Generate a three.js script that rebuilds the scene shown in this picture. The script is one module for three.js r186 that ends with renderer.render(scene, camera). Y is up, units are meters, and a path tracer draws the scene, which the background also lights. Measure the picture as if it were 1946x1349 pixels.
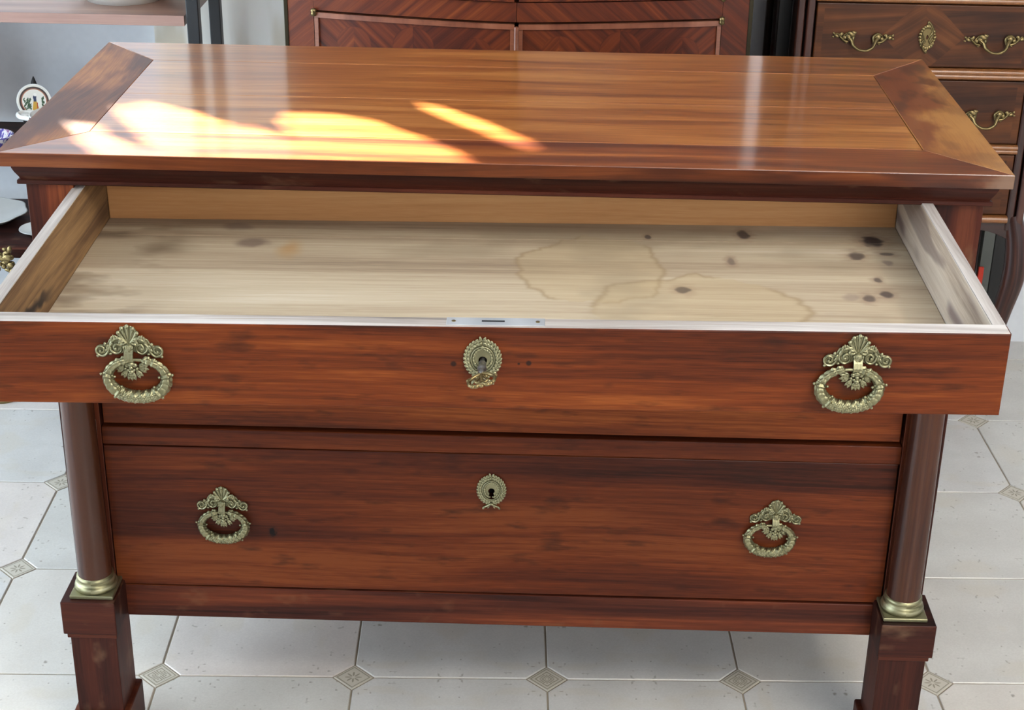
import * as THREE from 'three';
import { RoundedBoxGeometry } from 'three/addons/geometries/RoundedBoxGeometry.js';
import { mergeGeometries, mergeVertices, toCreasedNormals } from 'three/addons/utils/BufferGeometryUtils.js';
import { RectAreaLightUniformsLib } from 'three/addons/lights/RectAreaLightUniformsLib.js';

// ---------------------------------------------------------------- camera, sky, sun, exposure
const W = 1946, H = 1349, F = 3079.3;
const scene = new THREE.Scene();
const camera = new THREE.PerspectiveCamera(2 * Math.atan(H / 2 / F) * 180 / Math.PI, W / H, 0.05, 60);
{
  const pitch = 0.434, yaw = -0.0196, roll = 0.0166, cp = Math.cos(pitch), sp = Math.sin(pitch), c = Math.cos(yaw), s = Math.sin(yaw);
  const f = new THREE.Vector3(s * cp, -sp, -c * cp), r = new THREE.Vector3(c, 0, s), u = new THREE.Vector3().crossVectors(r, f);
  const r2 = r.clone().multiplyScalar(Math.cos(roll)).addScaledVector(u, Math.sin(roll));
  const u2 = r.clone().multiplyScalar(-Math.sin(roll)).addScaledVector(u, Math.cos(roll));
  camera.quaternion.setFromRotationMatrix(new THREE.Matrix4().makeBasis(r2, u2, f.clone().negate()));
  camera.position.set(0.0561, 1.6152, 2.0358);
}
scene.add(camera);
const renderer = new THREE.WebGLRenderer({ antialias: true });
renderer.toneMapping = THREE.LinearToneMapping;
renderer.toneMappingExposure = 0.91;
renderer.shadowMap.enabled = true;
RectAreaLightUniformsLib.init();

scene.background = new THREE.Color(0.62, 0.80, 1.0);          // open bluish sky
scene.backgroundIntensity = 3.0;

const SUN_EL = 24 * Math.PI / 180, SUNX = 0.66, SUNZ = 0.7513;   // it comes from behind and left
const sunDir = new THREE.Vector3(SUNX * Math.cos(SUN_EL), -Math.sin(SUN_EL), SUNZ * Math.cos(SUN_EL)).normalize();
const sun = new THREE.DirectionalLight(new THREE.Color(1.0, 0.91, 0.77), 150);
sun.name = 'sun';
sun.position.set(-0.3, 0.95, 0).addScaledVector(sunDir, -8);
sun.target.position.set(-0.3, 0.95, 0);
sun.castShadow = true; sun.shadow.radius = 1;
Object.assign(sun.shadow.camera, { left: -4, right: 4, top: 4, bottom: -4, near: 0.5, far: 20 });
sun.shadow.mapSize.set(2048, 2048);
scene.add(sun, sun.target);

// daylight of the tall window in the left wall
const WIN = { z0: -1.42, z1: 1.75, y0: 0.12, y1: 2.3, x: -2.4 };
const day = new THREE.RectAreaLight(new THREE.Color(0.70, 0.85, 1.0), 8.4, WIN.z1 - WIN.z0, WIN.y1 - WIN.y0);
day.name = 'window_daylight';
day.position.set(WIN.x - 0.12, (WIN.y0 + WIN.y1) / 2, (WIN.z0 + WIN.z1) / 2);
day.lookAt(3, day.position.y, day.position.z);
scene.add(day);
// fill light of a window added in the wall behind the camera
const WIN2 = { x0: 0.4, x1: 2.3, y0: 1.45, y1: 2.55, z: 3.6 };
const day2 = new THREE.RectAreaLight(new THREE.Color(1.0, 0.95, 0.88), 9, WIN2.x1 - WIN2.x0, WIN2.y1 - WIN2.y0);
day2.name = 'added_front_fill';
day2.position.set((WIN2.x0 + WIN2.x1) / 2, (WIN2.y0 + WIN2.y1) / 2, WIN2.z + 0.12);
day2.lookAt(day2.position.x, day2.position.y, -3);
scene.add(day2);
// overhead fill light of a roof opening added over the right front
const ADDED_ROOF = { x0: 0.5, x1: 2.1, z0: 0.7, z1: 2.7, y: 2.7 };
const day3 = new THREE.RectAreaLight(new THREE.Color(1.0, 0.94, 0.86), 3.2, ADDED_ROOF.x1 - ADDED_ROOF.x0, ADDED_ROOF.z1 - ADDED_ROOF.z0);
day3.name = 'added_roof_fill';
day3.position.set((ADDED_ROOF.x0 + ADDED_ROOF.x1) / 2, ADDED_ROOF.y + 0.05, (ADDED_ROOF.z0 + ADDED_ROOF.z1) / 2);
day3.lookAt(day3.position.x, 0, day3.position.z);
scene.add(day3);

// ---------------------------------------------------------------- helpers
function rng(seed) { let s = seed >>> 0; return () => { s = (s + 0x6d2b79f5) | 0; let t = Math.imul(s ^ (s >>> 15), 1 | s); t = (t + Math.imul(t ^ (t >>> 7), 61 | t)) ^ t; return ((t ^ (t >>> 14)) >>> 0) / 4294967296; }; }
const PERM = new Uint8Array(512), VAL = new Float32Array(256);
{ const r = rng(77), p = [...Array(256).keys()]; for (let i = 255; i > 0; i--) { const j = Math.floor(r() * (i + 1)); [p[i], p[j]] = [p[j], p[i]]; } for (let i = 0; i < 512; i++) PERM[i] = p[i & 255]; for (let i = 0; i < 256; i++) VAL[i] = r() * 2 - 1; }
function noise(x, y) {
  const ix = Math.floor(x), iy = Math.floor(y); let fx = x - ix, fy = y - iy; fx = fx * fx * (3 - 2 * fx); fy = fy * fy * (3 - 2 * fy);
  const a = ix & 255, b = (ix + 1) & 255, c = iy & 255, d = (iy + 1) & 255;
  const v00 = VAL[PERM[PERM[a] + c]], v10 = VAL[PERM[PERM[b] + c]], v01 = VAL[PERM[PERM[a] + d]], v11 = VAL[PERM[PERM[b] + d]];
  return (v00 + (v10 - v00) * fx) * (1 - fy) + (v01 + (v11 - v01) * fx) * fy;
}
function fbm(x, y, n = 4) { let s = 0, a = 0.5; for (let i = 0; i < n; i++) { s += a * noise(x + i * 17.3, y + i * 9.1); x *= 2.03; y *= 2.03; a *= 0.5; } return s; }
const clamp = (x, a = 0, b = 1) => Math.min(b, Math.max(a, x)), lerp = (a, b, t) => a + (b - a) * t, smooth = (a, b, x) => { const t = clamp((x - a) / (b - a)); return t * t * (3 - 2 * t); };
const mix3 = (a, b, t) => [lerp(a[0], b[0], t), lerp(a[1], b[1], t), lerp(a[2], b[2], t)];
function ramp(p, t) { t = clamp(t) * (p.length - 1); const i = Math.min(p.length - 2, Math.floor(t)); return mix3(p[i], p[i + 1], t - i); }
function tex(w, h, fn, srgb = true) {
  const d = new Uint8Array(w * h * 4);
  for (let j = 0, o = 0; j < h; j++) for (let i = 0; i < w; i++, o += 4) { const c = fn((i + 0.5) / w, (j + 0.5) / h); d[o] = clamp(c[0], 0, 255); d[o + 1] = clamp(c[1], 0, 255); d[o + 2] = clamp(c[2], 0, 255); d[o + 3] = 255; }
  const t = new THREE.DataTexture(d, w, h); t.magFilter = THREE.LinearFilter; t.minFilter = THREE.LinearMipmapLinearFilter; t.generateMipmaps = true;
  t.wrapS = t.wrapT = THREE.MirroredRepeatWrapping; if (srgb) t.colorSpace = THREE.SRGBColorSpace; t.needsUpdate = true; return t;
}
// A board cut lengthwise: u along the grain, both in metres; marks(u, v, colour) may stain it.
function wood({ w = 1024, h = 512, lu = 1, lv = 0.5, seed = 1, pal, streak = 40, along = 1.1, fibre = 320, figure = 0, sc = 1, sf = 0.5, sp = 0.25, wave = 0.02, low = 0.35, marks }) {
  const ox = seed * 13.7, oy = seed * 7.9;
  const t = tex(w, h, (a, b) => {
    const u = a * lu, v = b * lv, wv = v + wave * fbm(u * 1.6 + ox, v * 5 + oy, 3);
    let s = 0.5 + sc * 0.9 * fbm(u * along + ox, wv * streak + oy, 4) + low * fbm(u * 2.1 + oy, v * 7 + ox, 3);
    s += sf * 0.35 * fbm(u * 7 + ox, wv * fibre + oy, 3) + sp * 0.35 * noise(u * 55 + oy, wv * fibre * 4.3);
    if (figure) s += figure * fbm(u * 16 + 3 * fbm(u * 3, v * 9, 2) + ox, v * 5 + oy, 3);
    let c = ramp(pal, s);
    if (marks) c = marks(u, v, c, s) || c;
    return c;
  });
  t.repeat.set(1 / lu, 1 / lv);      // uv are metres
  return t;
}
function mat(map, o = {}) { return new THREE.MeshPhysicalMaterial({ map, roughness: 0.45, metalness: 0, ...o }); }
const V2 = (x, y) => new THREE.Vector2(x, y), V3 = (x, y, z) => new THREE.Vector3(x, y, z);

// uv in metres from the position: grain axis along u, per face
function uvBox(g, axis = 'x', ou = 0, ov = 0) {
  g = g.index ? g.toNonIndexed() : g;
  const p = g.attributes.position, uv = new Float32Array(p.count * 2), a = V3(), b = V3(), c = V3(), n = V3();
  const ai = 'xyz'.indexOf(axis);
  for (let i = 0; i < p.count; i += 3) {
    a.fromBufferAttribute(p, i); b.fromBufferAttribute(p, i + 1); c.fromBufferAttribute(p, i + 2);
    n.copy(b).sub(a).cross(c.clone().sub(a)); const m = [Math.abs(n.x), Math.abs(n.y), Math.abs(n.z)], k = m.indexOf(Math.max(...m));
    let ui, vi; if (k === ai) { ui = (k + 1) % 3; vi = (k + 2) % 3; } else { ui = ai; vi = 3 - ai - k; }
    [a, b, c].forEach((q, j) => { const e = [q.x, q.y, q.z]; uv[(i + j) * 2] = e[ui] + ou; uv[(i + j) * 2 + 1] = e[vi] + ov; });
  }
  g.setAttribute('uv', new THREE.BufferAttribute(uv, 2)); return g;
}
// a box given by its bounds, edges rounded
function box(x0, x1, y0, y1, z0, z1, { axis = 'x', r = 0.0015, ou = 0, ov = 0 } = {}) {
  const w = x1 - x0, h = y1 - y0, d = z1 - z0, g = new RoundedBoxGeometry(w, h, d, 1, Math.min(r, w / 2.1, h / 2.1, d / 2.1));
  g.translate((x0 + x1) / 2, (y0 + y1) / 2, (z0 + z1) / 2); return uvBox(g, axis, ou, ov);
}
// polygon in x,z with thickness between y0 and y1
function slab(pts, y0, y1, { bevel = 0.0008, axis = 'x', ou = 0, ov = 0 } = {}) {
  const s = new THREE.Shape(pts.map(([x, z]) => V2(x, -z)));
  const g = new THREE.ExtrudeGeometry(s, { depth: y1 - y0 - 2 * bevel, bevelEnabled: bevel > 0, bevelThickness: bevel, bevelSize: bevel, bevelOffset: -bevel, bevelSegments: 1 });
  g.rotateX(-Math.PI / 2); g.translate(0, y0 + bevel, 0); return uvBox(g, axis, ou, ov);
}
function clean(list) {       // geometries made mergeable
  return mergeGeometries(list.map((g) => { g = g.index ? g.toNonIndexed() : g.clone(); for (const k of Object.keys(g.attributes)) if (!['position', 'normal', 'uv'].includes(k)) g.deleteAttribute(k); if (!g.attributes.uv) g.setAttribute('uv', new THREE.BufferAttribute(new Float32Array(g.attributes.position.count * 2), 2)); if (!g.attributes.normal) g.computeVertexNormals(); g.morphAttributes = {}; return g; }));
}
const taken = new Map();
function numbered(name) { const n = taken.get(name) || 0; taken.set(name, n + 1); return n ? `${name}_${String(n).padStart(3, '0')}` : name; }
function mesh(name, g, m, parent = scene, label) {
  const o = new THREE.Mesh(Array.isArray(g) ? clean(g) : g, m); o.name = parent === scene ? numbered(name) : name; o.castShadow = o.receiveShadow = true;
  if (label) o.userData.label = label; parent.add(o); return o;
}
function tag(o, label, category, group) { Object.assign(o.userData, { label, category }); if (group) o.userData.group = group; return o; }
function thing(name, label, category, pos = [0, 0, 0], ry = 0, group) { const o = new THREE.Group(); o.name = numbered(name); o.position.set(...pos); o.rotation.y = ry; scene.add(o); return tag(o, label, category, group); }
function struct(name, g, m, parent) { const o = mesh(name, g, m, parent); if (!parent) o.userData.kind = 'structure'; return o; }
const lathe = (pts, n = 32) => new THREE.LatheGeometry(pts.map(([x, y]) => V2(x, y)), n);
function tube(pts, r, n = 40, k = 8, closed = false) { return new THREE.TubeGeometry(new THREE.CatmullRomCurve3(pts.map((p) => V3(...p)), closed), n, r, k, closed); }
// a tube whose radius changes along it
function taper(pts, rf, n = 40, k = 10, flat = 1) {
  const cv = new THREE.CatmullRomCurve3(pts.map((p) => V3(...p))), g = new THREE.TubeGeometry(cv, n, 1, k, false), p = g.attributes.position, c = V3(), q = V3();
  for (let i = 0; i <= n; i++) { cv.getPointAt(i / n, c); const r = rf(i / n); for (let j = 0; j <= k; j++) { const id = i * (k + 1) + j; q.fromBufferAttribute(p, id).sub(c).multiplyScalar(r); q.z *= flat; p.setXYZ(id, c.x + q.x, c.y + q.y, c.z + q.z); } }
  g.computeVertexNormals(); return g;
}
function blob(x, y, z, rx, ry, rz, rot = 0, seg = 10) { const g = new THREE.SphereGeometry(1, seg, Math.max(6, seg - 2)); g.scale(rx, ry, rz); if (rot) g.rotateZ(rot); g.translate(x, y, z); return g; }

// ---------------------------------------------------------------- wood and other materials
const MAHOG = [[52, 22, 14], [98, 42, 24], [136, 62, 34], [168, 88, 48]];
const TOPPAL = [[89, 44, 15], [127, 69, 25], [151, 90, 36], [173, 113, 55]];
const polish = { roughness: 0.32, clearcoat: 1.0, clearcoatRoughness: 0.11 };
const veneer = { roughness: 0.5, specularIntensity: 0.5, clearcoat: 0.22, clearcoatRoughness: 0.12 };
const gloss = { roughness: 0.36, clearcoat: 0.55, clearcoatRoughness: 0.16 };
const satin = { roughness: 0.55, specularIntensity: 0.22, clearcoat: 0.1, clearcoatRoughness: 0.14 };
const gauss = (u, v, cu, cv, ru, rv) => Math.exp(-(((u - cu) / ru) ** 2 + ((v - cv) / rv) ** 2));
const M = {
  topField: mat(wood({ w: 2048, h: 1024, lu: 1.2, lv: 0.6, seed: 3, pal: TOPPAL, streak: 56, along: 3.2, fibre: 320, sc: 0.8, sf: 0.9, sp: 0.4, low: 0.4, wave: 0.03 }), polish),
  topFront: mat(wood({ w: 2048, h: 256, lu: 1.4, lv: 0.18, seed: 8, pal: [[72, 30, 13], [107, 53, 22], [138, 76, 32], [164, 100, 47]], streak: 46, along: 1.8, sc: 0.9, sf: 0.7 }), { ...polish, clearcoat: 0.7 }),
  topEnd: mat(wood({ w: 512, h: 512, lu: 0.62, lv: 0.3, seed: 21, pal: [[72, 34, 14], [116, 64, 26], [156, 98, 42], [180, 124, 62]], streak: 13, along: 5, fibre: 200, sc: 0.9, sf: 0.6, low: 0.7, wave: 0.06,
    marks: (u, v, c) => mix3(c, [70, 30, 16], 0.55 * smooth(0.0, 0.35, fbm(u * 6 + v * 9, v * 24 - u * 4, 4))) }), { ...polish, clearcoat: 0.2, clearcoatRoughness: 0.2, roughness: 0.5, specularIntensity: 0.6 }),
  topEndR: mat(wood({ w: 1024, h: 256, lu: 0.62, lv: 0.155, seed: 23, pal: [[79, 38, 15], [112, 63, 25], [139, 86, 38], [160, 110, 55]], streak: 13, along: 5, fibre: 200, sc: 0.8, sf: 0.6, low: 0.5, wave: 0.06,
    marks: (u, v, c) => { const w = (u - 0.037) / 0.59, d = (v - 0.0245) / 0.097, n = fbm(u * 14, v * 26, 4); const k = smooth(0.12, -0.12, w - 0.78 + 0.5 * d + 0.5 * n); const e = smooth(0.0, 0.35, fbm(u * 20 + 5, v * 30, 4)); return mix3(mix3(c, [98, 44, 20], 0.72 * k), [52, 24, 14], e * (0.2 + 0.4 * k)); } }), { ...polish, clearcoat: 0.4, clearcoatRoughness: 0.16, roughness: 0.42 }),
  edge: mat(wood({ w: 2048, h: 64, lu: 1.34, lv: 0.03, seed: 19, pal: [[42, 18, 9], [70, 32, 14], [93, 46, 21], [114, 64, 32]], streak: 60, along: 2.4, sc: 0.9, sf: 0.7,  // front edge wood, worn; shade of the upright face put into the colour
    marks: (u, v, c) => { const k = smooth(0.78, 0.98, u + 0.25 * fbm(u * 6, v * 60, 3)); c = mix3(c, [46, 19, 11], 0.7 * k * smooth(-0.3, 0.2, fbm(u * 9 + 3, v * 50, 3))); const p = smooth(0.04, -0.01, Math.hypot((1.335 - u) * 0.9, (v - 0.006) * 1.6) - 0.032 + 0.02 * fbm(u * 60, v * 90, 3)); return mix3(c, [120, 98, 82], 0.8 * p); } }), { ...gloss, clearcoat: 0.25, specularIntensity: 0.5 }),
  front: mat(wood({ w: 2048, h: 512, lu: 1.2, lv: 0.3, seed: 5, pal: [[43, 17, 7], [75, 31, 11], [97, 43, 15], [121, 62, 24]], streak: 30, along: 1.8, fibre: 340, sc: 0.85, sf: 0.9, sp: 0.4, low: 0.3, wave: 0.012,
    marks: (u, v, c) => { const m = fbm(u * 22, v * 90, 4); if (m > 0.28) c = mix3(c, [40, 18, 9], (m - 0.28) * 1.1); for (const [a, b, q] of [[0.559, 0.155, 0.0032], [0.6425, 0.157, 0.003], [0.6315, 0.156, 0.0014]]) { const e = Math.hypot(u - a, v - b) / q; if (e < 1.3) c = mix3(c, [30, 18, 16], 0.85 * (1 - smooth(0.6, 1.3, e))); } return c; } }), satin),
  lower: mat(wood({ w: 2048, h: 512, lu: 1.2, lv: 0.3, seed: 31, pal: [[41, 16, 8], [67, 27, 12], [85, 36, 14], [105, 51, 22]], streak: 26, along: 1.6, fibre: 340, sc: 0.75, sf: 0.9, sp: 0.4, low: 0.3, wave: 0.015,
    marks: (u, v, c) => { const m = fbm(u * 20 + 8, v * 80, 4); if (m > 0.28) c = mix3(c, [36, 16, 9], (m - 0.28) * 1.1); const e = Math.hypot((u - 0.284) / 0.0042, (v - 0.155) / 0.006); if (e < 2.4) c = mix3(c, [22, 12, 10], 0.9 * (1 - smooth(0.7, 1.3, e + 0.4 * noise(u * 300, v * 300))) + 0.25 * (1 - smooth(1, 2.4, e))); return c; } }), satin),
  frame: mat(wood({ w: 1024, h: 256, lu: 1.0, lv: 0.2, seed: 12, pal: [[36, 15, 11], [64, 28, 17], [88, 40, 22], [116, 60, 31]], streak: 34, along: 1.8, sc: 0.9, sf: 0.8, low: 0.6,
    marks: (u, v, c) => { const m = fbm(u * 24, v * 40, 4); return m > 0.28 ? mix3(c, [104, 72, 48], (m - 0.28) * 1.4) : c; } }), satin),
  column: mat(wood({ w: 1024, h: 256, lu: 0.6, lv: 0.18, seed: 15, pal: [[20, 8, 6], [36, 14, 8], [48, 21, 11], [65, 32, 15]], streak: 40, along: 1.4, sc: 1, sf: 0.8, low: 0.5 }), { roughness: 0.6, specularIntensity: 0.15, clearcoat: 0.6, clearcoatRoughness: 0.12 }),
  dark: mat(wood({ w: 1024, h: 256, lu: 1.0, lv: 0.2, seed: 14, pal: [[26, 11, 8], [46, 20, 14], [64, 28, 18], [84, 42, 26]], streak: 30, along: 1.2, sc: 0.9, sf: 0.6, low: 0.6,
    marks: (u, v, c) => { const m = fbm(u * 26, v * 40, 4); return m > 0.27 ? mix3(c, [104, 82, 60], (m - 0.27) * 1.4) : c; } }), satin),
  pale: mat(wood({ w: 1024, h: 128, lu: 1.15, lv: 0.1, seed: 44, pal: [[103, 93, 85], [145, 135, 127], [169, 160, 153], [190, 183, 177]], streak: 60, along: 1.6, sc: 0.8, low: 0.8, sf: 1 }), { roughness: 0.55 }),
  pineSide: mat(wood({ w: 1024, h: 256, lu: 0.6, lv: 0.13, seed: 47, pal: [[112, 92, 78], [158, 139, 120], [188, 170, 150], [206, 192, 174]], streak: 30, along: 1.4, low: 0.7, sf: 0.6,
    marks: (u, v, c) => { const m = smooth(0.12, 0.36, fbm(u * 5, v * 26 + 4, 3)); c = mix3(c, [98, 80, 74], m * 0.5); const st = smooth(0.014, 0.002, Math.abs(v - 0.035 - 0.03 * u + 0.012 * fbm(u * 8, 3, 3))); return mix3(c, [84, 66, 66], st * 0.6 * smooth(-0.2, 0.2, fbm(u * 7, 9, 3))); } }), { roughness: 0.7 }),
  brownSide: mat(wood({ w: 1024, h: 256, lu: 0.6, lv: 0.13, seed: 53, pal: [[92, 64, 38], [130, 98, 62], [158, 124, 82], [180, 148, 104]], streak: 30, along: 2, low: 0.7, sf: 0.7,  // left drawer side: brown stain, with its shading also put into the colour
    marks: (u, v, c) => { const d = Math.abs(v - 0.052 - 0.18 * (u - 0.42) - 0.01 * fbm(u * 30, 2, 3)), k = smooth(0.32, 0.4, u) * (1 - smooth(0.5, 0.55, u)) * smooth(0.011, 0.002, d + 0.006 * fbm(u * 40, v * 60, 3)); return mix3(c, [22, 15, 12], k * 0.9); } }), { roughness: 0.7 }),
  pineBack: mat(wood({ w: 1024, h: 128, lu: 1.2, lv: 0.12, seed: 49, pal: [[126, 80, 42], [158, 106, 60], [176, 124, 74], [190, 142, 92]], streak: 30, along: 0.9, sc: 0.5, low: 0.4 }), { roughness: 0.65 }),
  worn: mat(wood({ w: 256, h: 32, lu: 0.3, lv: 0.02, seed: 17, pal: [[60, 46, 36], [120, 104, 88], [168, 156, 140]], streak: 60, along: 14, sc: 1 }), { roughness: 0.7 }),
  ebony: mat(null, { color: 0x0b0908, roughness: 0.4 }),
  black: mat(null, { color: 0x12100f, roughness: 0.55 }),
  hole: mat(null, { color: 0x050403, roughness: 0.9 }),
};

// ---------------------------------------------------------------- room
const P = 0.3205, FROT = -0.0306, FX = -0.5611, FZ = -0.1566;
{
  const plaster = (a, b, seed) => { const t = tex(512, 512, (u, v) => { const s = 0.5 + 0.5 * fbm(u * 6 + seed, v * 6, 4) + 0.12 * noise(u * 220, v * 220); return ramp([a, b], s); }); t.repeat.set(0.5, 0.5); return t; };
  const wallM = mat(plaster([204, 206, 209], [222, 224, 227], 2), { roughness: 0.92 });
  const creamT = tex(512, 1024, (u, v) => { const s = 0.5 + 0.4 * fbm(u * 7, v * 5, 4); let c = ramp([[226, 223, 212], [238, 236, 229]], s); const m = smooth(0.12, 0.42, fbm(u * 9 + 4, v * 3.2 + 9, 4)); return mix3(c, [186, 172, 144], m * 0.5); });
  creamT.repeat.set(1 / 0.8, 1 / 1.6);
  const creamM = mat(creamT, { roughness: 0.9 });
  const T = 0.2, X0 = -2.4, X1 = 2.5, Z0 = -1.6, Z1 = 3.6, Y1 = 2.7;
  const b = (x0, x1, y0, y1, z0, z1) => uvBox(new THREE.BoxGeometry(x1 - x0, y1 - y0, z1 - z0).translate((x0 + x1) / 2, (y0 + y1) / 2, (z0 + z1) / 2));
  const hw = { x0: -2.25, x1: -1.12, y0: 1.66, y1: 2.3 };       // the high window in the back wall
  struct('wall_back', [b(X0 - T, hw.x0, 0, Y1, Z0 - T, Z0), b(hw.x1, X1 + T, 0, Y1, Z0 - T, Z0), b(hw.x0, hw.x1, 0, hw.y0, Z0 - T, Z0), b(hw.x0, hw.x1, hw.y1, Y1, Z0 - T, Z0)], wallM);
  const pier = struct('wall_pier', [b(-0.835, -0.2, 0, Y1, Z0, Z0 + 0.03)], creamM);
  pier.userData.label = 'shallow cream plastered pier with brown stains beside the shelf rack';
  struct('wall_left', [b(X0 - T, X0, 0, Y1, Z0, WIN.z0), b(X0 - T, X0, 0, Y1, WIN.z1, Z1 + T), b(X0 - T, X0, 0, WIN.y0, WIN.z0, WIN.z1), b(X0 - T, X0, WIN.y1, Y1, WIN.z0, WIN.z1)], wallM);
  struct('added_reflector_1', [b(0.4535, 0.479, 1.0, Y1, Z0, -1.13)], mat(null, { color: 0xe6e4e6, roughness: 0.7 })).userData.label = 'white box added out of view to mirror a pale streak in the chest top';  // added unseen box, there to lay a pale reflection on the top
  struct('wall_right', [b(X1, X1 + T, 0, Y1, Z0, Z1 + T)], wallM);
  struct('wall_front', [b(X0, WIN2.x0, 0, Y1, Z1, Z1 + T), b(WIN2.x1, X1, 0, Y1, Z1, Z1 + T), b(WIN2.x0, WIN2.x1, 0, WIN2.y0, Z1, Z1 + T), b(WIN2.x0, WIN2.x1, WIN2.y1, Y1, Z1, Z1 + T)], wallM);
  struct('added_window_3', [b(WIN2.x0, WIN2.x1, WIN2.y0, WIN2.y0 + 0.05, Z1 + 0.14, Z1 + 0.18), b(WIN2.x0, WIN2.x1, WIN2.y1 - 0.05, WIN2.y1, Z1 + 0.14, Z1 + 0.18), b(WIN2.x0, WIN2.x0 + 0.05, WIN2.y0 + 0.05, WIN2.y1 - 0.05, Z1 + 0.14, Z1 + 0.18), b(WIN2.x1 - 0.05, WIN2.x1, WIN2.y0 + 0.05, WIN2.y1 - 0.05, Z1 + 0.14, Z1 + 0.18)], mat(null, { color: 0xd9d6cd, roughness: 0.6 }));  // frame of the added window behind the camera
  struct('ceiling', [b(X0 - T, ADDED_ROOF.x0, Y1, Y1 + T, Z0 - T, Z1 + T), b(ADDED_ROOF.x1, X1 + T, Y1, Y1 + T, Z0 - T, Z1 + T), b(ADDED_ROOF.x0, ADDED_ROOF.x1, Y1, Y1 + T, Z0 - T, ADDED_ROOF.z0), b(ADDED_ROOF.x0, ADDED_ROOF.x1, Y1, Y1 + T, ADDED_ROOF.z1, Z1 + T)], wallM);
  struct('added_window_4', [b(ADDED_ROOF.x0 - 0.1, ADDED_ROOF.x0, Y1 + T, Y1 + 1.2, ADDED_ROOF.z0 - 0.1, ADDED_ROOF.z1 + 0.1), b(ADDED_ROOF.x1, ADDED_ROOF.x1 + 0.1, Y1 + T, Y1 + 1.2, ADDED_ROOF.z0 - 0.1, ADDED_ROOF.z1 + 0.1), b(ADDED_ROOF.x0, ADDED_ROOF.x1, Y1 + T, Y1 + 1.2, ADDED_ROOF.z0 - 0.1, ADDED_ROOF.z0), b(ADDED_ROOF.x0, ADDED_ROOF.x1, Y1 + T, Y1 + 1.2, ADDED_ROOF.z1, ADDED_ROOF.z1 + 0.1)], wallM);  // shaft of the added roof opening
  const paint = mat(null, { color: 0xd9d6cd, roughness: 0.6 });
  struct('window_1', [b(hw.x0, hw.x1, hw.y0, hw.y0 + 0.05, Z0 - 0.12, Z0 - 0.06), b(hw.x0, hw.x1, hw.y1 - 0.05, hw.y1, Z0 - 0.12, Z0 - 0.06), b(hw.x0, hw.x0 + 0.05, hw.y0, hw.y1, Z0 - 0.12, Z0 - 0.06), b(hw.x1 - 0.05, hw.x1, hw.y0, hw.y1, Z0 - 0.12, Z0 - 0.06)], paint);
  struct('window_2', [b(X0 - 0.16, X0 - 0.1, WIN.y0, WIN.y0 + 0.06, WIN.z0, WIN.z1), b(X0 - 0.16, X0 - 0.1, WIN.y1 - 0.06, WIN.y1, WIN.z0, WIN.z1), b(X0 - 0.16, X0 - 0.1, WIN.y0, WIN.y1, WIN.z0, WIN.z0 + 0.06), b(X0 - 0.16, X0 - 0.1, WIN.y0, WIN.y1, WIN.z1 - 0.06, WIN.z1), b(X0 - 0.16, X0 - 0.1, WIN.y0, WIN.y1, 0.36, 0.44)], paint);

  // floor: eight-sided tiles with small square insets standing on their corners
  const grout = mat(tex(256, 256, (u, v) => ramp([[128, 116, 100], [160, 148, 130]], 0.5 + 0.6 * fbm(u * 30, v * 30, 3))), { roughness: 0.95 });
  const floor = struct('floor', [b(X0 - T, X1 + T, -0.2, -0.0022, Z0 - T, Z1 + T)], grout);
  const tileT = (seed, a, c) => { const t = tex(512, 512, (u, v) => { let s = 0.5 + 0.55 * fbm(u * 4 + seed, v * 4, 4) + 0.16 * noise(u * 170 + seed, v * 170); let k = ramp([a, c], s); const m = fbm(u * 40 + seed * 3, v * 44, 2); if (m > 0.5) k = mix3(k, [120, 112, 100], (m - 0.5) * 4); const st = smooth(0.2, 0.45, fbm(u * 6 + seed * 5, v * 3 + 3, 4)); return mix3(k, [186, 172, 148], st * 0.2); }); t.repeat.set(1 / 0.36, 1 / 0.36); return t; };
  const tm = [tileT(1, [186, 178, 168], [208, 202, 192]), tileT(2, [180, 176, 170], [204, 200, 194]), tileT(3, [188, 178, 170], [212, 203, 194]), tileT(4, [178, 173, 165], [202, 198, 190])].map((t) => mat(t, { roughness: 0.4, clearcoat: 0.35, clearcoatRoughness: 0.2 }));
  const g = 0.0016, c = 0.0345, h = P / 2;
  const oct = [[-h + c, -h + g], [h - c, -h + g], [h - g, -h + c], [h - g, h - c], [h - c, h - g], [-h + c, h - g], [-h + g, h - c], [-h + g, -h + c]];
  const tileG = slab(oct, -0.009, 0, { bevel: 0.0012 }), q = c - 0.0022;
  const insetG = slab([[0, -q], [q, 0], [0, q], [-q, 0]], -0.009, -0.0002, { bevel: 0.0008 });
  // inset print: two patterns, drawn in the diamond's own axes
  const insetTex = (kind) => {
    const cv = document.createElement('canvas'); cv.width = cv.height = 256; const x = cv.getContext('2d');
    x.fillStyle = '#b4ac9d'; x.fillRect(0, 0, 256, 256); x.translate(128, 128); x.rotate(Math.PI / 4); x.strokeStyle = '#857d6d'; x.lineWidth = 7;
    x.strokeRect(-76, -76, 152, 152); x.fillStyle = '#857d6d';
    if (kind) for (let i = 0; i < 8; i++) { x.save(); x.rotate(i * Math.PI / 4); x.beginPath(); x.ellipse(0, -34, 6, 22, 0, 0, 7); x.fill(); x.restore(); }
    else { for (let i = 0; i < 4; i++) { x.save(); x.rotate(i * Math.PI / 2); x.strokeRect(14, 14, 40, 40); x.fillRect(24, 24, 12, 12); x.beginPath(); x.moveTo(0, 10); x.lineTo(0, 62); x.stroke(); x.restore(); } }
    const t = new THREE.CanvasTexture(cv); t.colorSpace = THREE.SRGBColorSpace; return t;
  };
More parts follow.
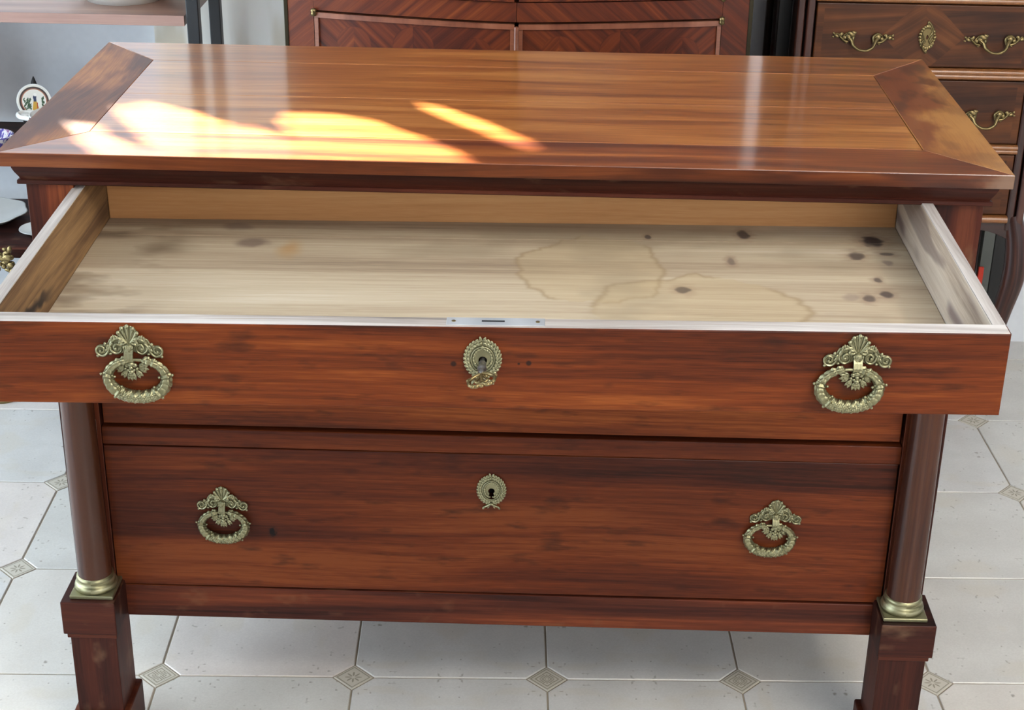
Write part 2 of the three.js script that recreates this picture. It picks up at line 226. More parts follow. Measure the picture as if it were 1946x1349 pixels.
  const insetUv = insetG.clone(); { const p = insetUv.attributes.position, uv = insetUv.attributes.uv; for (let i = 0; i < p.count; i++) uv.setXY(i, 0.5 + p.getX(i) / (2 * q) * 1.0, 0.5 - p.getZ(i) / (2 * q) * 1.0); }
  const im = [0, 1].map((k) => { const t = insetTex(k); return mat(t, { roughness: 0.5, bumpMap: t, bumpScale: 0.0006 }); });
  const R = rng(5), cs = Math.cos(FROT), sn = Math.sin(FROT);
  for (let j = -11; j <= 6; j++) for (let i = -7; i <= 10; i++) {
    const at = (a, d) => [FX + P * (a * cs + d * sn), FZ + P * (a * sn - d * cs)];
    const k = Math.floor(R() * 4), turn = Math.floor(R() * 4) * Math.PI / 2, kind = j === 0 && [0, 2, 3].includes(i) ? 0 : j < 0 && R() < 0.35 ? 0 : 1;
    const [tx, tz] = at(i + 0.5, j + 0.5), [dx, dz] = at(i, j);
    if (tx > X0 + 0.1 && tx < X1 - 0.1 && tz > Z0 - 0.08 && tz < Z1 - 0.1) { const o = mesh('tile', tileG, tm[k], floor); o.position.set(tx, 0, tz); o.rotation.y = -FROT + turn; }
    if (dx > X0 && dx < X1 && dz > Z0 && dz < Z1) { const o = mesh('inset_tile', insetUv, im[kind], floor); o.position.set(dx, 0, dz); o.rotation.y = -FROT; }
  }
}

// ---------------------------------------------------------------- chest of drawers
const brass = mat(tex(256, 256, (u, v) => ramp([[86, 82, 57], [135, 130, 98], [166, 162, 132]], 0.5 + 0.8 * fbm(u * 9, v * 9, 4))), { metalness: 0.85, roughness: 0.4 });
const darkBrass = mat(tex(128, 128, (u, v) => ramp([[96, 80, 52], [156, 138, 94]], 0.5 + 0.8 * fbm(u * 8, v * 8, 4))), { metalness: 0.9, roughness: 0.34 });
const steel = mat(tex(256, 64, (u, v) => ramp([[150, 152, 154], [196, 198, 200]], 0.5 + 0.7 * fbm(u * 30, v * 6, 4))), { metalness: 0.6, roughness: 0.5 });
const mm = 0.001;

function handlePlate() {
  const L = [], z = 3;
  // palmette
  for (let k = -4; k <= 4; k++) {
    const a = -k * 0.33, len = [25.5, 24, 21.5, 18, 13][Math.abs(k)];
    const g = lathe([[0, 0], [0.9, 1], [1.25, len * 0.45], [1.9, len * 0.72], [2.7, len * 0.87], [2.4, len * 0.95], [1.2, len * 0.995], [0, len]], 12);
    g.scale(1, 1, 0.85); g.rotateZ(a); g.translate(0, 19, z + (k % 2 ? 0 : 0.5)); L.push(g);
  }
  L.push(((g) => { g.scale(1, 1, 0.8); g.translate(0, 0, z + 1); return g; })(lathe([[0, 9], [3.4, 9.2], [5.6, 11.5], [6.4, 14], [5.6, 15.2], [6.8, 16.2], [6.6, 18.2], [4.5, 20.5], [0, 21.5]], 20)));
  for (let k = -2; k <= 2; k++) L.push(blob(k * 2.7, 18.2, z + 5.4, 1.4, 1.9, 1.2));
  for (const s of [-1, 1]) {
    L.push(taper([[s * 3, 22, z], [s * 9, 27.5, z], [s * 16, 26.5, z + 1], [s * 22.6, 21, z], [s * 22.4, 12.5, z], [s * 16.4, 8.6, z], [s * 10.2, 12, z], [s * 10.6, 18, z + 0.5], [s * 15.6, 20, z + 1], [s * 18.6, 16.4, z + 1.6], [s * 16.4, 13.2, z + 2], [s * 14.6, 15, z + 2.4]], (t) => 2.3 - 1.0 * t, 70, 9));
    L.push(taper([[s * 20, 22, z], [s * 24.5, 17, z], [s * 27.5, 9.5, z], [s * 33, 5.6, z], [s * 39.6, 7.4, z], [s * 41.4, 13.4, z], [s * 36.8, 17.4, z], [s * 31.8, 15, z + 0.6], [s * 32.6, 10.6, z + 1.2], [s * 36.4, 10.4, z + 1.8], [s * 36.8, 12.8, z + 2.2]], (t) => 2.2 - 0.9 * t, 60, 9));
    L.push(blob(s * 16.4, 15.2, z + 2.4, 1.7, 1.7, 1.7), blob(s * 36.3, 12, z + 2.2, 1.5, 1.5, 1.5));
    for (let i = 0; i < 6; i++) { const t = i / 5, a = lerp(2.2, 0.2, t); L.push(blob(s * (15.5 + 8.6 * -Math.cos(a)), 18.6 + 10.4 * Math.sin(a), z + 1.8, 1.5, 3.6, 1.3, s * (a - 1.57) * 1 + s * -0.5)); }
    L.push(blob(s * 29.4, 20.6, z + 1, 2.0, 2.2, 2.0), blob(s * 26.6, 17.4, z + 1, 1.7, 2.6, 1.6, s * 0.5), blob(s * 40.4, 5.2, z, 2.1, 1.8, 1.8), blob(s * 24, 8, z, 2.2, 1.7, 1.8), blob(s * 28.4, 13.4, z + 1, 1.6, 2.4, 1.5, s * 0.8));
  }
  const half = [[6, 10], [11, 7.4], [17, 6.6], [23, 7.4], [28, 5.8], [35, 4.2], [41.6, 7.6], [42, 14], [37, 18.6], [31, 18.4], [27, 21], [24, 26], [17, 28.6], [13, 28.8], [12, 34], [9, 39], [4, 42]];
  const sh = new THREE.Shape([...half.map(([x, y]) => V2(x, y)), ...half.slice().reverse().map(([x, y]) => V2(-x, y))]);
  L.push(new THREE.ExtrudeGeometry(sh, { depth: 1.6, bevelEnabled: true, bevelSize: 0.5, bevelThickness: 0.5, bevelSegments: 1, bevelOffset: -0.8 }));
  // strap that carries the ring, fluted
  const prof = [[12, 2], [12, 6.5], [7, 10.2], [0, 12.2], [-5, 11], [-9, 7], [-9.5, 3.5], [-7, 3.5], [-4.6, 7.6], [0, 8.6], [5, 7.2], [8, 3.6], [8, 2]].map(([y, z_]) => [y * 0.78 + 5.5, z_]);
  for (let i = -2; i <= 2; i++) {
    const s = new THREE.Shape(prof.map(([y, zz]) => V2(zz + (Math.abs(i) === 1 ? -0.6 : 0), y)));
    const g = new THREE.ExtrudeGeometry(s, { depth: 2.0, bevelEnabled: true, bevelSize: 0.25, bevelThickness: 0.2, bevelSegments: 1 }); g.rotateY(-Math.PI / 2); g.translate(i * 2.2 + 1, 0, 0); L.push(g);
  }
  const g = clean(L); g.scale(0.88 * mm, mm, 0.9 * mm); return g;
}
function ringHandle() {
  const n = 300, k = 30, a = 37.2, b = 26.2, pos = [], idx = [];
  const bar = (d) => smooth(0.2, 0.3, d);
  for (let i = 0; i <= n; i++) {
    const th = i / n * 2 * Math.PI, d = Math.min(th, 2 * Math.PI - th), cx = a * Math.sin(th), cy = b * Math.cos(th) + (d < 0.35 ? -1.0 * (1 - bar(d)) : 0);
    const T = V2(a * Math.cos(th), -b * Math.sin(th)).normalize(), N = V2(-T.y, T.x);
    const base = lerp(4.6, 7.9, smooth(0.35, 2.6, d));
    for (let j = 0; j <= k; j++) {
      const ph = j / k * 2 * Math.PI, c = Math.cos(ph), s = Math.sin(ph);
      let r = base;
      const bottom = smooth(2.35, 2.45, d), arc = d * 31;
      const leaf = Math.pow(Math.abs(Math.sin(arc * 0.42 + 1.1 * Math.abs(Math.sin(ph * 1)) * 2)), 0.6) * 0.9 + 0.5 * Math.cos(ph * 6);
      const rose = 1.0 * Math.sin(arc * 0.62 + 0.4) * Math.cos(ph * 3) + 0.5 * Math.sin(arc * 1.9) * Math.sin(ph * 6);
      r += lerp(leaf * 1.25 - 0.75, rose * 1.2, bottom);
      for (const cdd of [0.42, 0.62, 1.42, 2.38]) r += (cdd < 0.7 ? 1.0 : 1.3) * Math.exp(-(((d - cdd) / 0.035) ** 2));
      for (const cdd of [0.52, 1.32, 2.3]) r -= 0.9 * Math.exp(-(((d - cdd) / 0.03) ** 2));
      r = lerp(2.0, r, bar(d));
      pos.push(cx + N.x * r * c, cy + N.y * r * c, r * s);
      if (i < n && j < k) { const p = i * (k + 1) + j; idx.push(p, p + 1, p + k + 1, p + 1, p + k + 2, p + k + 1); }
    }
  }
  const g = new THREE.BufferGeometry(); g.setAttribute('position', new THREE.Float32BufferAttribute(pos, 3)); g.setIndex(idx); g.computeVertexNormals();
  const L = [g];
  for (const s of [-1, 1]) for (const th of [1.42, 2.38]) for (const e of [-1, 1]) { const cx = a * Math.sin(th), cy = b * Math.cos(th), r = 8.6; const N = V2(cx / a / a, cy / b / b).normalize(); L.push(blob(s * (cx + e * N.x * r), cy + e * N.y * r, 1.5, 1.9, 1.9, 1.9)); }
  for (let i = -3; i <= 3; i++) { const th = Math.PI + i * 0.2, cx = a * Math.sin(th), cy = b * Math.cos(th); for (let q = 0; q < 5; q++) { const w = q / 5 * 6.283; L.push(blob(cx + 2.2 * Math.cos(w), cy + 2.6 * Math.sin(w), 7.3, 1.5, 1.5, 1.3)); } L.push(blob(cx, cy, 8.2, 1.2, 1.2, 1.0)); }
  for (const s of [-1, 1]) for (let i = 0; i < 3; i++) { const th = Math.PI + s * (0.32 + i * 0.16); L.push(blob((a + 5.5) * Math.sin(th), (b + 5.8) * Math.cos(th), 4, 1.6, 1.6, 1.6)); }
  const o = clean(L); o.translate(0, -29.6, 8.4); o.scale(0.88 * mm, 0.9 * mm, 0.88 * mm); o.translate(0, 0.0072, 0); return o;
}
function leafDrop() {
  const L = [], lobe = (x, y, a, l, w, z = 4) => { const g = lathe([[0, 0], [w * 0.7, l * 0.22], [w, l * 0.5], [w * 0.62, l * 0.8], [0, l]], 10); g.scale(1, 1, 0.42); g.rotateZ(a); g.translate(x, y, z); L.push(g); };
  for (const s of [-1, 1]) {
    for (const [a, l] of [[0.75, 10], [1.25, 13.5], [1.72, 13], [2.15, 11.5]]) lobe(s * 8, -15, s * -a, l, 3.1);
    for (const [a, l] of [[2.35, 12], [2.75, 12.5]]) lobe(s * 5, -17.5, s * -a, l, 2.7, 5);
    L.push(blob(s * 4.6, -10.5, 6.4, 3.2, 3.2, 2.2), blob(s * 7, -15, 6.4, 2, 2, 1.8), blob(s * 3.4, -16.6, 7, 2.1, 2.1, 1.9));
  }
  for (const a of [2.8, 3.14, 3.48]) lobe(0, -18, a, 14, 3, 6);
  L.push(blob(0, -8.5, 7, 4.6, 3.6, 3.2), blob(0, -13.4, 7.6, 2.6, 2.6, 2.4), blob(0, -19, 7.4, 3.2, 3.2, 2.6), blob(0, -5.5, 6, 3, 3, 3));
  const g = clean(L); g.translate(0, 7, 0); g.scale(0.95 * mm, 0.92 * mm, 0.95 * mm); g.translate(0.001, -0.001, 0); return g;
}
const keyholePath = (P_, s = mm) => { P_.absarc(0, 0, 5 * s, -0.85, Math.PI + 0.85, false); P_.lineTo(-5 * s, -14 * s); P_.lineTo(5 * s, -14 * s); P_.closePath(); return P_; };
function escutcheon() {
  const L = [], a = 21, b = 24.5, oy = 2.5;
  const s = new THREE.Shape(); s.absellipse(0, oy, a * 0.93, b * 0.93, 0, Math.PI * 2); s.holes.push(keyholePath(new THREE.Path(), 1));
  L.push(new THREE.ExtrudeGeometry(s, { depth: 1.4, bevelEnabled: true, bevelSize: 0.4, bevelThickness: 0.5, bevelSegments: 1, curveSegments: 40 }));
  const row = (f, n, lw, ll, z, lean) => {
    for (let i = 0; i < n; i++) for (const sd of [-1, 1]) {
      const th = lerp(-1.42, 1.5, (i + 0.5) / n), x = sd * a * f * Math.cos(th), y = oy + b * f * Math.sin(th);
      const tx = -Math.sin(th) * a, ty = Math.cos(th) * b, dirA = Math.atan2(sd * -(tx * 0.9 + Math.cos(th) * lean * a) * -1 * -1, 1);
      const dx = sd * (tx + Math.cos(th) * a * lean), dy = ty + Math.sin(th) * b * lean, rot = Math.atan2(-dx, dy);
      L.push(blob(x, y, z, lw, ll, 1.1, rot, 8)); void dirA;
    }
  };
  row(0.93, 14, 1.75, 4.0, 2.5, 0.75); row(0.77, 12, 1.7, 3.4, 3.2, 0.45); row(0.49, 9, 1.5, 2.3, 2.8, 0.3);
  const oval = (f, r, z) => { const p = []; for (let i = 0; i < 32; i++) { const t = i / 32 * 6.2832; p.push([a * f * Math.cos(t), oy - 0.5 + b * f * Math.sin(t), z]); } L.push(tube(p, r, 80, 8, true)); };
  oval(0.62, 0.95, 3.0);
  for (const sd of [-1, 1]) { L.push(taper([[0, -20.5, 3], [sd * 5, -23.5, 3], [sd * 9, -26, 2.4], [sd * 12.5, -29.5, 2]], (t) => 1.9 - 0.6 * t, 20, 8)); L.push(blob(sd * 10.5, -26.5, 2.6, 1.6, 3.2, 1.1, sd * 0.9), blob(sd * 4, -26, 2.4, 1.2, 2.8, 1, sd * 0.5)); }
  L.push(blob(0, -20.8, 3.6, 2.4, 2, 1.6), blob(0, 17, 3.2, 2.2, 1.8, 1.4), blob(-2.2, 27, 2.4, 1.5, 3.4, 1.1, 0.25), blob(2.4, 26.6, 2.4, 1.5, 3.2, 1.1, -0.3));
  const g = clean(L); g.scale(mm, mm, mm); return g;
}
const G = { plate: handlePlate(), ring: ringHandle(), drop: leafDrop(), esc: escutcheon() };
function handle(parent, x, y, z, slide, tilt) {
  const p = mesh('handle_plate', G.plate, brass, parent); p.position.set(x, y, z); p.rotation.z = tilt;
  const r = mesh('ring_handle', G.ring, brass, parent); r.position.set(x + slide, y, z); r.rotation.z = tilt;
  const d = mesh('leaf_drop', G.drop, brass, parent); d.position.set(x, y, z); d.rotation.z = tilt;
}
// drawer front with its keyhole cut through
function drawerFront(x0, x1, y0, y1, depth, kx, ky, ks, ou, ov) {
  const s = new THREE.Shape([V2(x0, y0), V2(x1, y0), V2(x1, y1), V2(x0, y1)]), hole = new THREE.Path();
  const k = keyholePath(new THREE.Path(), mm * ks).getPoints(16).map((p) => p.add(V2(kx, ky))); hole.setFromPoints(k); s.holes.push(hole);
  const b = 0.0012, g = new THREE.ExtrudeGeometry(s, { depth: depth - 2 * b, bevelEnabled: true, bevelThickness: b, bevelSize: b, bevelOffset: -b, bevelSegments: 2 });
  g.translate(0, 0, -depth + b); return uvBox(g, 'x', ou, ov);
}
// a moulding (offset outwards, y) carried round the left, front and right side with mitred corners
function moulding(prof, hw, zf, zb, ou = 0) {
  const pos = [], uv = []; let run = 0;
  for (let i = 0; i + 1 < prof.length; i++) {
    const [o0, y0] = prof[i], [o1, y1] = prof[i + 1], len = Math.hypot(o1 - o0, y1 - y0);
    const path = (o, y) => [[-hw - o, y, zb], [-hw - o, y, zf + o], [hw + o, y, zf + o], [hw + o, y, zb]];
    const A = path(o0, y0), B = path(o1, y1); let along = 0;
    for (let k = 0; k < 3; k++) {
      const L = Math.hypot(A[k + 1][0] - A[k][0], A[k + 1][2] - A[k][2]);
      pos.push(...A[k], ...B[k], ...B[k + 1], ...A[k], ...B[k + 1], ...A[k + 1]);
      const a0 = along + ou, a1 = along + L + ou, v0 = run, v1 = run + len; uv.push(a0, v0, a0, v1, a1, v1, a0, v0, a1, v1, a1, v0); along += L;
    }
    run += len;
  }
  const g = new THREE.BufferGeometry(); g.setAttribute('position', new THREE.Float32BufferAttribute(pos, 3)); g.setAttribute('uv', new THREE.Float32BufferAttribute(uv, 2)); g.computeVertexNormals();
  return g;
}

const chest = thing('chest_of_drawers', 'large reddish mahogany chest with brass ring handles and its top drawer pulled open', 'chest of drawers');
const WB = 0.635, YT = 0.9563, YS = 0.9375, YC = 0.907, ZL = -0.0362, DB = -0.5400;
{
  // top: two long boards inside a mitred border
  const WT = 0.6617, ZF = 0.0268, ZB = -0.5627, xi = 0.5645, zi = -0.074, zk = -0.455, e = 0.0003;
  const top = new THREE.Group(); top.name = 'top'; chest.add(top);
  mesh('top_board', slab([[-xi + e, zk + e], [xi - 0.0012, zk + e], [xi - 0.0012, -0.2685], [-xi + e, -0.2655]], YS, YT, { ou: 0.6, ov: 0.5, bevel: 0.0004 }), M.topField, top);
  mesh('top_board', slab([[-xi + e, -0.2648], [xi - 0.0016, -0.2674], [xi - 0.0016, zi - e], [-xi + e, zi - e]], YS, YT, { ou: 0.6, ov: 0.47, bevel: 0.0004 }), M.topField, top);
  mesh('border_board', slab([[-xi + e, zi], [xi - e, zi], [WT - e, ZF], [-WT + e, ZF]], YS, YT, { ou: 0.7, ov: 0.1 }), M.topFront, top);
  mesh('border_board', slab([[-WT + e, ZB], [WT - e, ZB], [xi - e, zk], [-xi + e, zk]], YS, YT, { ou: 0.6, ov: 0.62 }), M.topField, top);
  for (const s of [-1, 1]) { const p = [[s * xi, zi - e], [s * xi, zk + e], [s * WT, ZB + e], [s * WT, ZF - e]]; mesh('border_board', slab(s > 0 ? p : p.reverse(), YS, YT, { axis: 'z', ou: 0.6, ov: s > 0 ? -0.54 : 0.72 }), s > 0 ? M.topEndR : M.topEnd, top); }
  mesh('edge_shade', box(-WT + 0.0004, WT - 0.0004, YS + 0.0002, YT - 0.0007, ZF - 0.001, ZF + 0.0007, { ou: 0.665, ov: -0.93, r: 0.0003 }), M.edge, top, 'worn front edge of the top, its shade painted as darker wood');  // strip darker than the boards, painting in the shade of the edge
  mesh('cornice', [moulding([[0.0135, YS], [0.0135, 0.9345], [0.0128, 0.931], [0.0105, 0.925], [0.0075, 0.9195], [0.0055, 0.9155], [0.005, 0.9135], [0.0085, 0.9128], [0.0088, 0.9085], [0.0075, YC], [0, YC]].map(([o, y]) => [o, y]), WB, 0, DB - 0.005, 0.3), box(-WB - 0.004, WB + 0.004, YC + 0.001, YS, DB, 0.004, { ov: 0.1 })], M.dark, chest);
  // carcass
  mesh('side_panel', box(-WB - 0.0035, -WB + 0.0005, 0.2, YC - 0.001, DB, ZL - 0.002, { axis: 'y' }), M.dark, chest);
  mesh('side_panel', box(WB - 0.0005, WB + 0.0035, 0.2, YC - 0.001, DB, ZL - 0.002, { axis: 'y' }), M.dark, chest);
  mesh('back_panel', box(-WB + 0.02, WB - 0.02, 0.2, YC, DB, DB + 0.012), M.dark, chest);
  mesh('dust_board', box(-WB + 0.02, WB - 0.02, 0.782, 0.79, DB + 0.013, ZL - 0.03), M.pineBack, chest);
  for (const s of [-1, 1]) {
    mesh('stile_block', box(s > 0 ? 0.5715 : -WB, s > 0 ? WB : -0.5715, 0.788, YC, ZL - 0.06, 0, { axis: 'y', ou: 0.2, ov: 0.3 + s * 0.2, r: 0.001 }), s > 0 ? M.dark : M.frame, chest);
const st = mesh('stile', [box(s > 0 ? 0.5792 : -0.634, s > 0 ? 0.634 : -0.5792, 0.2, 0.788, ZL - 0.03, ZL + 0.0005, { axis: 'y', ou: 0.1, ov: 0.05 * s, r: 0.001 })], M.frame, chest);
    mesh('worn_edge', box(s * 0.5865 - 0.0011, s * 0.5865 + 0.0011, 0.285, 0.536, ZL, ZL + 0.0014, { axis: 'y', r: 0.0004 }), M.worn, st, 'pale worn edge where the stile meets the column');
    // column between two brass rings
    const cx = s * 0.6025, cz = -0.011;
    const col = lathe([[0.0247, 0.286], [0.025, 0.3], [0.0247, 0.38], [0.0239, 0.48], [0.023, 0.59], [0.0223, 0.69], [0.0219, 0.762]], 40);
    { const p = col.attributes.position, uv = col.attributes.uv; for (let i = 0; i < p.count; i++) uv.setXY(i, p.getY(i) + 0.2 * s, uv.getX(i) * 0.16 + 0.05); }
    col.translate(cx, 0, cz); const c = mesh('column', col, M.column, chest);
    const base = lathe([[0.0250, 0.292], [0.0275, 0.290], [0.0278, 0.2865], [0.0264, 0.284], [0.0282, 0.281], [0.0305, 0.278], [0.0315, 0.274], [0.031, 0.2705], [0.0285, 0.269]], 40); base.translate(cx, 0, cz);
    mesh('column_base', [base, box(cx - 0.0325, cx + 0.0325, 0.2635, 0.2695, cz - 0.033, cz + 0.0325)], brass, c, 'brass ring and square brass plate under the column');
    const cap = lathe([[0.0215, 0.76], [0.0245, 0.762], [0.0245, 0.766], [0.0235, 0.769], [0.03, 0.779], [0.031, 0.7815]], 40); cap.translate(cx, 0, cz);
    mesh('column_capital', [cap, box(cx - 0.032, cx + 0.032, 0.7815, 0.7875, cz - 0.03, cz + 0.032)], brass, c, 'brass ring at the top of the column');
    // plinth block, leg and foot
    const leg = mesh('front_leg', [box(s * 0.607 - 0.0405, s * 0.607 + 0.0405, 0.2065, 0.2632, -0.056, 0.03, { axis: 'x', ou: 0.3, ov: s * 0.2, r: 0.002 }), box(s * 0.6055 - 0.0375, s * 0.6055 + 0.0375, 0.1985, 0.2065, -0.053, 0.027, { ov: 0.1 }), box(s * 0.605 - 0.0345, s * 0.605 + 0.0345, 0.06, 0.1985, -0.056, 0.0235, { axis: 'y', ou: s * 0.2, ov: s * 0.05 })], M.dark, chest);
    mesh('foot', box(s * 0.605 - 0.043, s * 0.605 + 0.043, 0, 0.062, -0.064, 0.032, { r: 0.003, ov: 0.07 }), M.dark, leg);
    const rl = mesh('back_leg', box(s * 0.605 - 0.03, s * 0.605 + 0.03, 0.0, 0.2, DB, DB + 0.06, { axis: 'y' }), M.dark, chest); void rl;
  }
  mesh('rail', box(-0.579, 0.579, 0.4958, 0.5245, ZL - 0.02, ZL + 0.001, { ou: 0.55, ov: 0.1, r: 0.002 }), M.lower, chest);
  mesh('rail', box(-0.575, 0.575, 0.776, 0.788, ZL - 0.02, ZL + 0.001, { ou: 0.45, ov: 0.05 }), M.lower, chest);
  mesh('base_rail', box(-0.5675, 0.5675, 0.1985, 0.2535, ZL - 0.022, ZL - 0.001, { ou: 0.62, ov: 0.04, r: 0.002 }), M.frame, chest);
  mesh('bottom_board', box(-WB + 0.02, WB - 0.02, 0.205, 0.215, DB + 0.013, ZL - 0.025), M.dark, chest);

  // bottom drawer, shut
  const low = mesh('drawer', drawerFront(-0.5775, 0.5775, 0.2575, 0.4945, 0.02, -0.0105, 0.4345, 1.0, 0.62, -0.2), M.lower, chest);
  mesh('drawer_box', [box(-0.56, -0.548, 0.262, 0.48, DB + 0.02, ZL - 0.0201), box(0.548, 0.56, 0.262, 0.48, DB + 0.02, ZL - 0.0201), box(-0.547, 0.547, 0.262, 0.27, DB + 0.02, ZL - 0.0201), box(-0.547, 0.547, 0.271, 0.48, DB + 0.02, DB + 0.03)], M.pineSide, low).position.z = -ZL;
  low.position.z = ZL; low.rotation.z = 0.0018;
  handle(low, -0.4085, 0.3878, 0, 0.0008, 0.0); handle(low, 0.4075, 0.3885, 0, -0.006, -0.02);
  const le = mesh('escutcheon', G.esc, brass, low, 'brass wreath keyhole plate without a key'); le.position.set(-0.0105, 0.4345, 0);
  mesh('lock_case', box(-0.045, 0.025, 0.405, 0.47, -0.045, -0.0202), M.hole, low);
  // middle drawer, shut and sagging a little
  const mid = mesh('drawer', drawerFront(-0.5735, 0.5745, 0.5325, 0.7735, 0.02, -0.01, 0.69, 1.0, 0.57, -0.48), M.front, chest);
  mesh('drawer_box', [box(-0.56, -0.548, 0.54, 0.76, DB + 0.02, ZL - 0.0201), box(0.548, 0.56, 0.54, 0.76, DB + 0.02, ZL - 0.0201), box(-0.547, 0.547, 0.54, 0.548, DB + 0.02, ZL - 0.0201), box(-0.547, 0.547, 0.549, 0.76, DB + 0.02, DB + 0.03)], M.pineSide, mid).position.z = -ZL;
  mid.position.set(0, -0.0005, ZL + 0.0012); mid.rotation.z = 0.0012;
  handle(mid, -0.4085, 0.645, 0, 0, 0); handle(mid, 0.4075, 0.645, 0, 0, 0); { const o = mesh('escutcheon', G.esc, brass, mid); o.position.set(-0.01, 0.69, 0); }

  // top drawer, pulled out: built round the top edge of its front, then turned and tipped
  const WD = 0.5705, hgt = 0.1008, dep = 0.5345;
  const d = mesh('drawer', drawerFront(-WD, WD, -hgt, 0, 0.024, -0.0085, -0.0395, 1.0, 0.6, 0.2), M.front, chest);
  d.position.set(0, 0.8938, 0.4098); d.rotation.set(0.0265, 0.0096, 0.0083);
  // pale bare edges
  const rim = new THREE.Group(); void rim;
  mesh('front_rim', box(-WD + 0.0012, WD - 0.0012, -0.0006, 0.0006, -0.0238, -0.0012, { ou: 0.57, ov: 0.05, r: 0.0005 }), M.pale, d, 'bare pale wood edge of the drawer front');
  for (const s of [-1, 1]) {
    const x0 = s > 0 ? WD - 0.016 : -WD, x1 = s > 0 ? WD : -WD + 0.016;
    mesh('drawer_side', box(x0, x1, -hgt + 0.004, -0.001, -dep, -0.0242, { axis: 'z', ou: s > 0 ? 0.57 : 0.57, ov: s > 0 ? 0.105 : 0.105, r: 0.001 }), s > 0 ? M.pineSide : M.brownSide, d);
    mesh('side_rim', box(x0 + 0.0006, x1 - 0.0006, -0.0012, 0.0005, -dep, -0.0242, { axis: 'z', ou: 0.7 * s, ov: 0.05, r: 0.0005 }), M.pale, d, 'bare pale wood edge of the drawer side');
  }
  mesh('drawer_back', box(-WD + 0.0165, WD - 0.0165, -hgt + 0.004, -0.012, -dep, -dep + 0.012, { ou: 0.6, ov: 0.11 }), M.pineBack, d);
  // bottom: two pine boards with knots and stains
  const bx = (u) => u - 0.6, marks = (u, v, c) => {
    const x = bx(u), z = -v + 0.4098 - 0.0;   // metres, in the place's own axes
    const n1 = 0.012 * fbm(x * 30, z * 30, 3);
    const el = (cx, cz, rx, rz, col, a, hard = 1) => { const e = Math.hypot((x + n1 - cx) / rx, (z + n1 - cz) / rz); const k = 1 - smooth(1 - 0.5 * hard, 1 + 0.35, e); if (k > 0) c = mix3(c, col, a * k); };
    el(-0.337, -0.025, 0.022, 0.017, [96, 78, 68], 0.62); el(-0.365, -0.082, 0.02, 0.012, [110, 92, 80], 0.5); el(-0.282, -0.004, 0.018, 0.034, [168, 118, 62], 0.5, 2);
    const knot = (cx, cz, r, rz, a) => { const e = Math.hypot((x - cx) / r, (z - cz) / rz); if (e < 2.6) { c = mix3(c, [126, 98, 80], (1 - smooth(0.8, 2.2, e + 0.5 * noise(x * 90, z * 200))) * 0.3); if (e < 1.15) c = mix3(c, [44, 34, 34], a * (1 - smooth(0.55, 1.15, e + 0.22 * noise(x * 110, z * 150)))); } };
    knot(0.512, -0.058, 0.017, 0.02, 0.95); knot(0.48, -0.005, 0.012, 0.014, 0.6); knot(0.337, -0.077, 0.009, 0.016, 0.75); knot(0.239, 0.114, 0.011, 0.012, 0.7); knot(0.204, -0.066, 0.005, 0.008, 0.8); knot(0.523, -0.014, 0.011, 0.006, 0.6); knot(0.473, 0.133, 0.008, 0.012, 0.5); knot(0.498, 0.12, 0.009, 0.012, 0.6); knot(0.495, 0.075, 0.006, 0.008, 0.5); knot(0.31, 0.018, 0.006, 0.014, 0.35);
    el(0.45, 0.13, 0.012, 0.012, [130, 112, 100], 0.5); el(0.52, 0.018, 0.008, 0.008, [100, 86, 80], 0.6);
    // water stains: an outline a shade darker than what it encloses
    const ring = (cx, cz, rx, rz, seed) => { const ang = Math.atan2((z - cz) / rz, (x - cx) / rx), e = Math.hypot((x - cx) / rx, (z - cz) / rz) + 0.22 * fbm(Math.cos(ang) * 3 + seed, Math.sin(ang) * 3, 4); const inside = 1 - smooth(0.97, 1.0, e), line = Math.exp(-(((e - 0.975) / 0.035) ** 2)); c = mix3(c, [176, 152, 112], 0.3 * inside); c = mix3(c, [126, 102, 72], 0.36 * line * smooth(-0.25, 0.1, fbm(ang * 2 + seed, 3, 2))); };
    ring(0.125, 0.05, 0.1, 0.115, 2.1); ring(0.25, 0.17, 0.14, 0.1, 7.7);
    const wear = smooth(0.05, 0.4, fbm(x * 6 + 4, z * 9, 4)); c = mix3(c, [132, 116, 94], 0.3 * wear);
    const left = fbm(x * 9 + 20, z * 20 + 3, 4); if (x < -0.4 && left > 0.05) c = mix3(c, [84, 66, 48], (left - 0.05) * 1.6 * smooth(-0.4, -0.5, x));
    return c;
  };
  const pine = mat(wood({ w: 2048, h: 1024, lu: 1.2, lv: 0.56, seed: 61, pal: [[135, 115, 94], [164, 144, 119], [180, 163, 137], [193, 179, 157]], streak: 40, along: 1.0, fibre: 420, sc: 0.55, sf: 0.8, low: 0.35, wave: 0.012, marks }), { roughness: 0.62 });
  const flip = (g) => { const uv = g.attributes.uv; for (let i = 0; i < uv.count; i++) uv.setY(i, -uv.getY(i)); return g; };
  mesh('bottom_board', flip(box(-WD + 0.0165, WD - 0.0165, -0.0925, -0.0836, -0.4605, -0.0242, { ou: 0.6, r: 0.001 })), pine, d);
  mesh('bottom_board', flip(box(-WD + 0.0165, WD - 0.0165, -0.0925, -0.0839, -dep + 0.0122, -0.4610, { ou: 0.6, r: 0.001 })), pine, d);
  // lock plate let into the front edge
  const lp = mesh('lock_plate', [box(-0.049, 0.06, 0.0002, 0.0012, -0.0235, -0.0045, { r: 0.0004 })], steel, d, 'grey steel lock plate with a slot');
  mesh('lock_slot', box(-0.01, 0.0155, 0.0009, 0.0014, -0.0165, -0.0125, { r: 0.0003 }), M.hole, lp);
  for (const x of [-0.041, 0.052]) { const s = lathe([[0, 0.0018], [0.0022, 0.0017], [0.0026, 0.001]], 14); s.translate(x, 0, -0.014); mesh('screw', s, darkBrass, lp); }
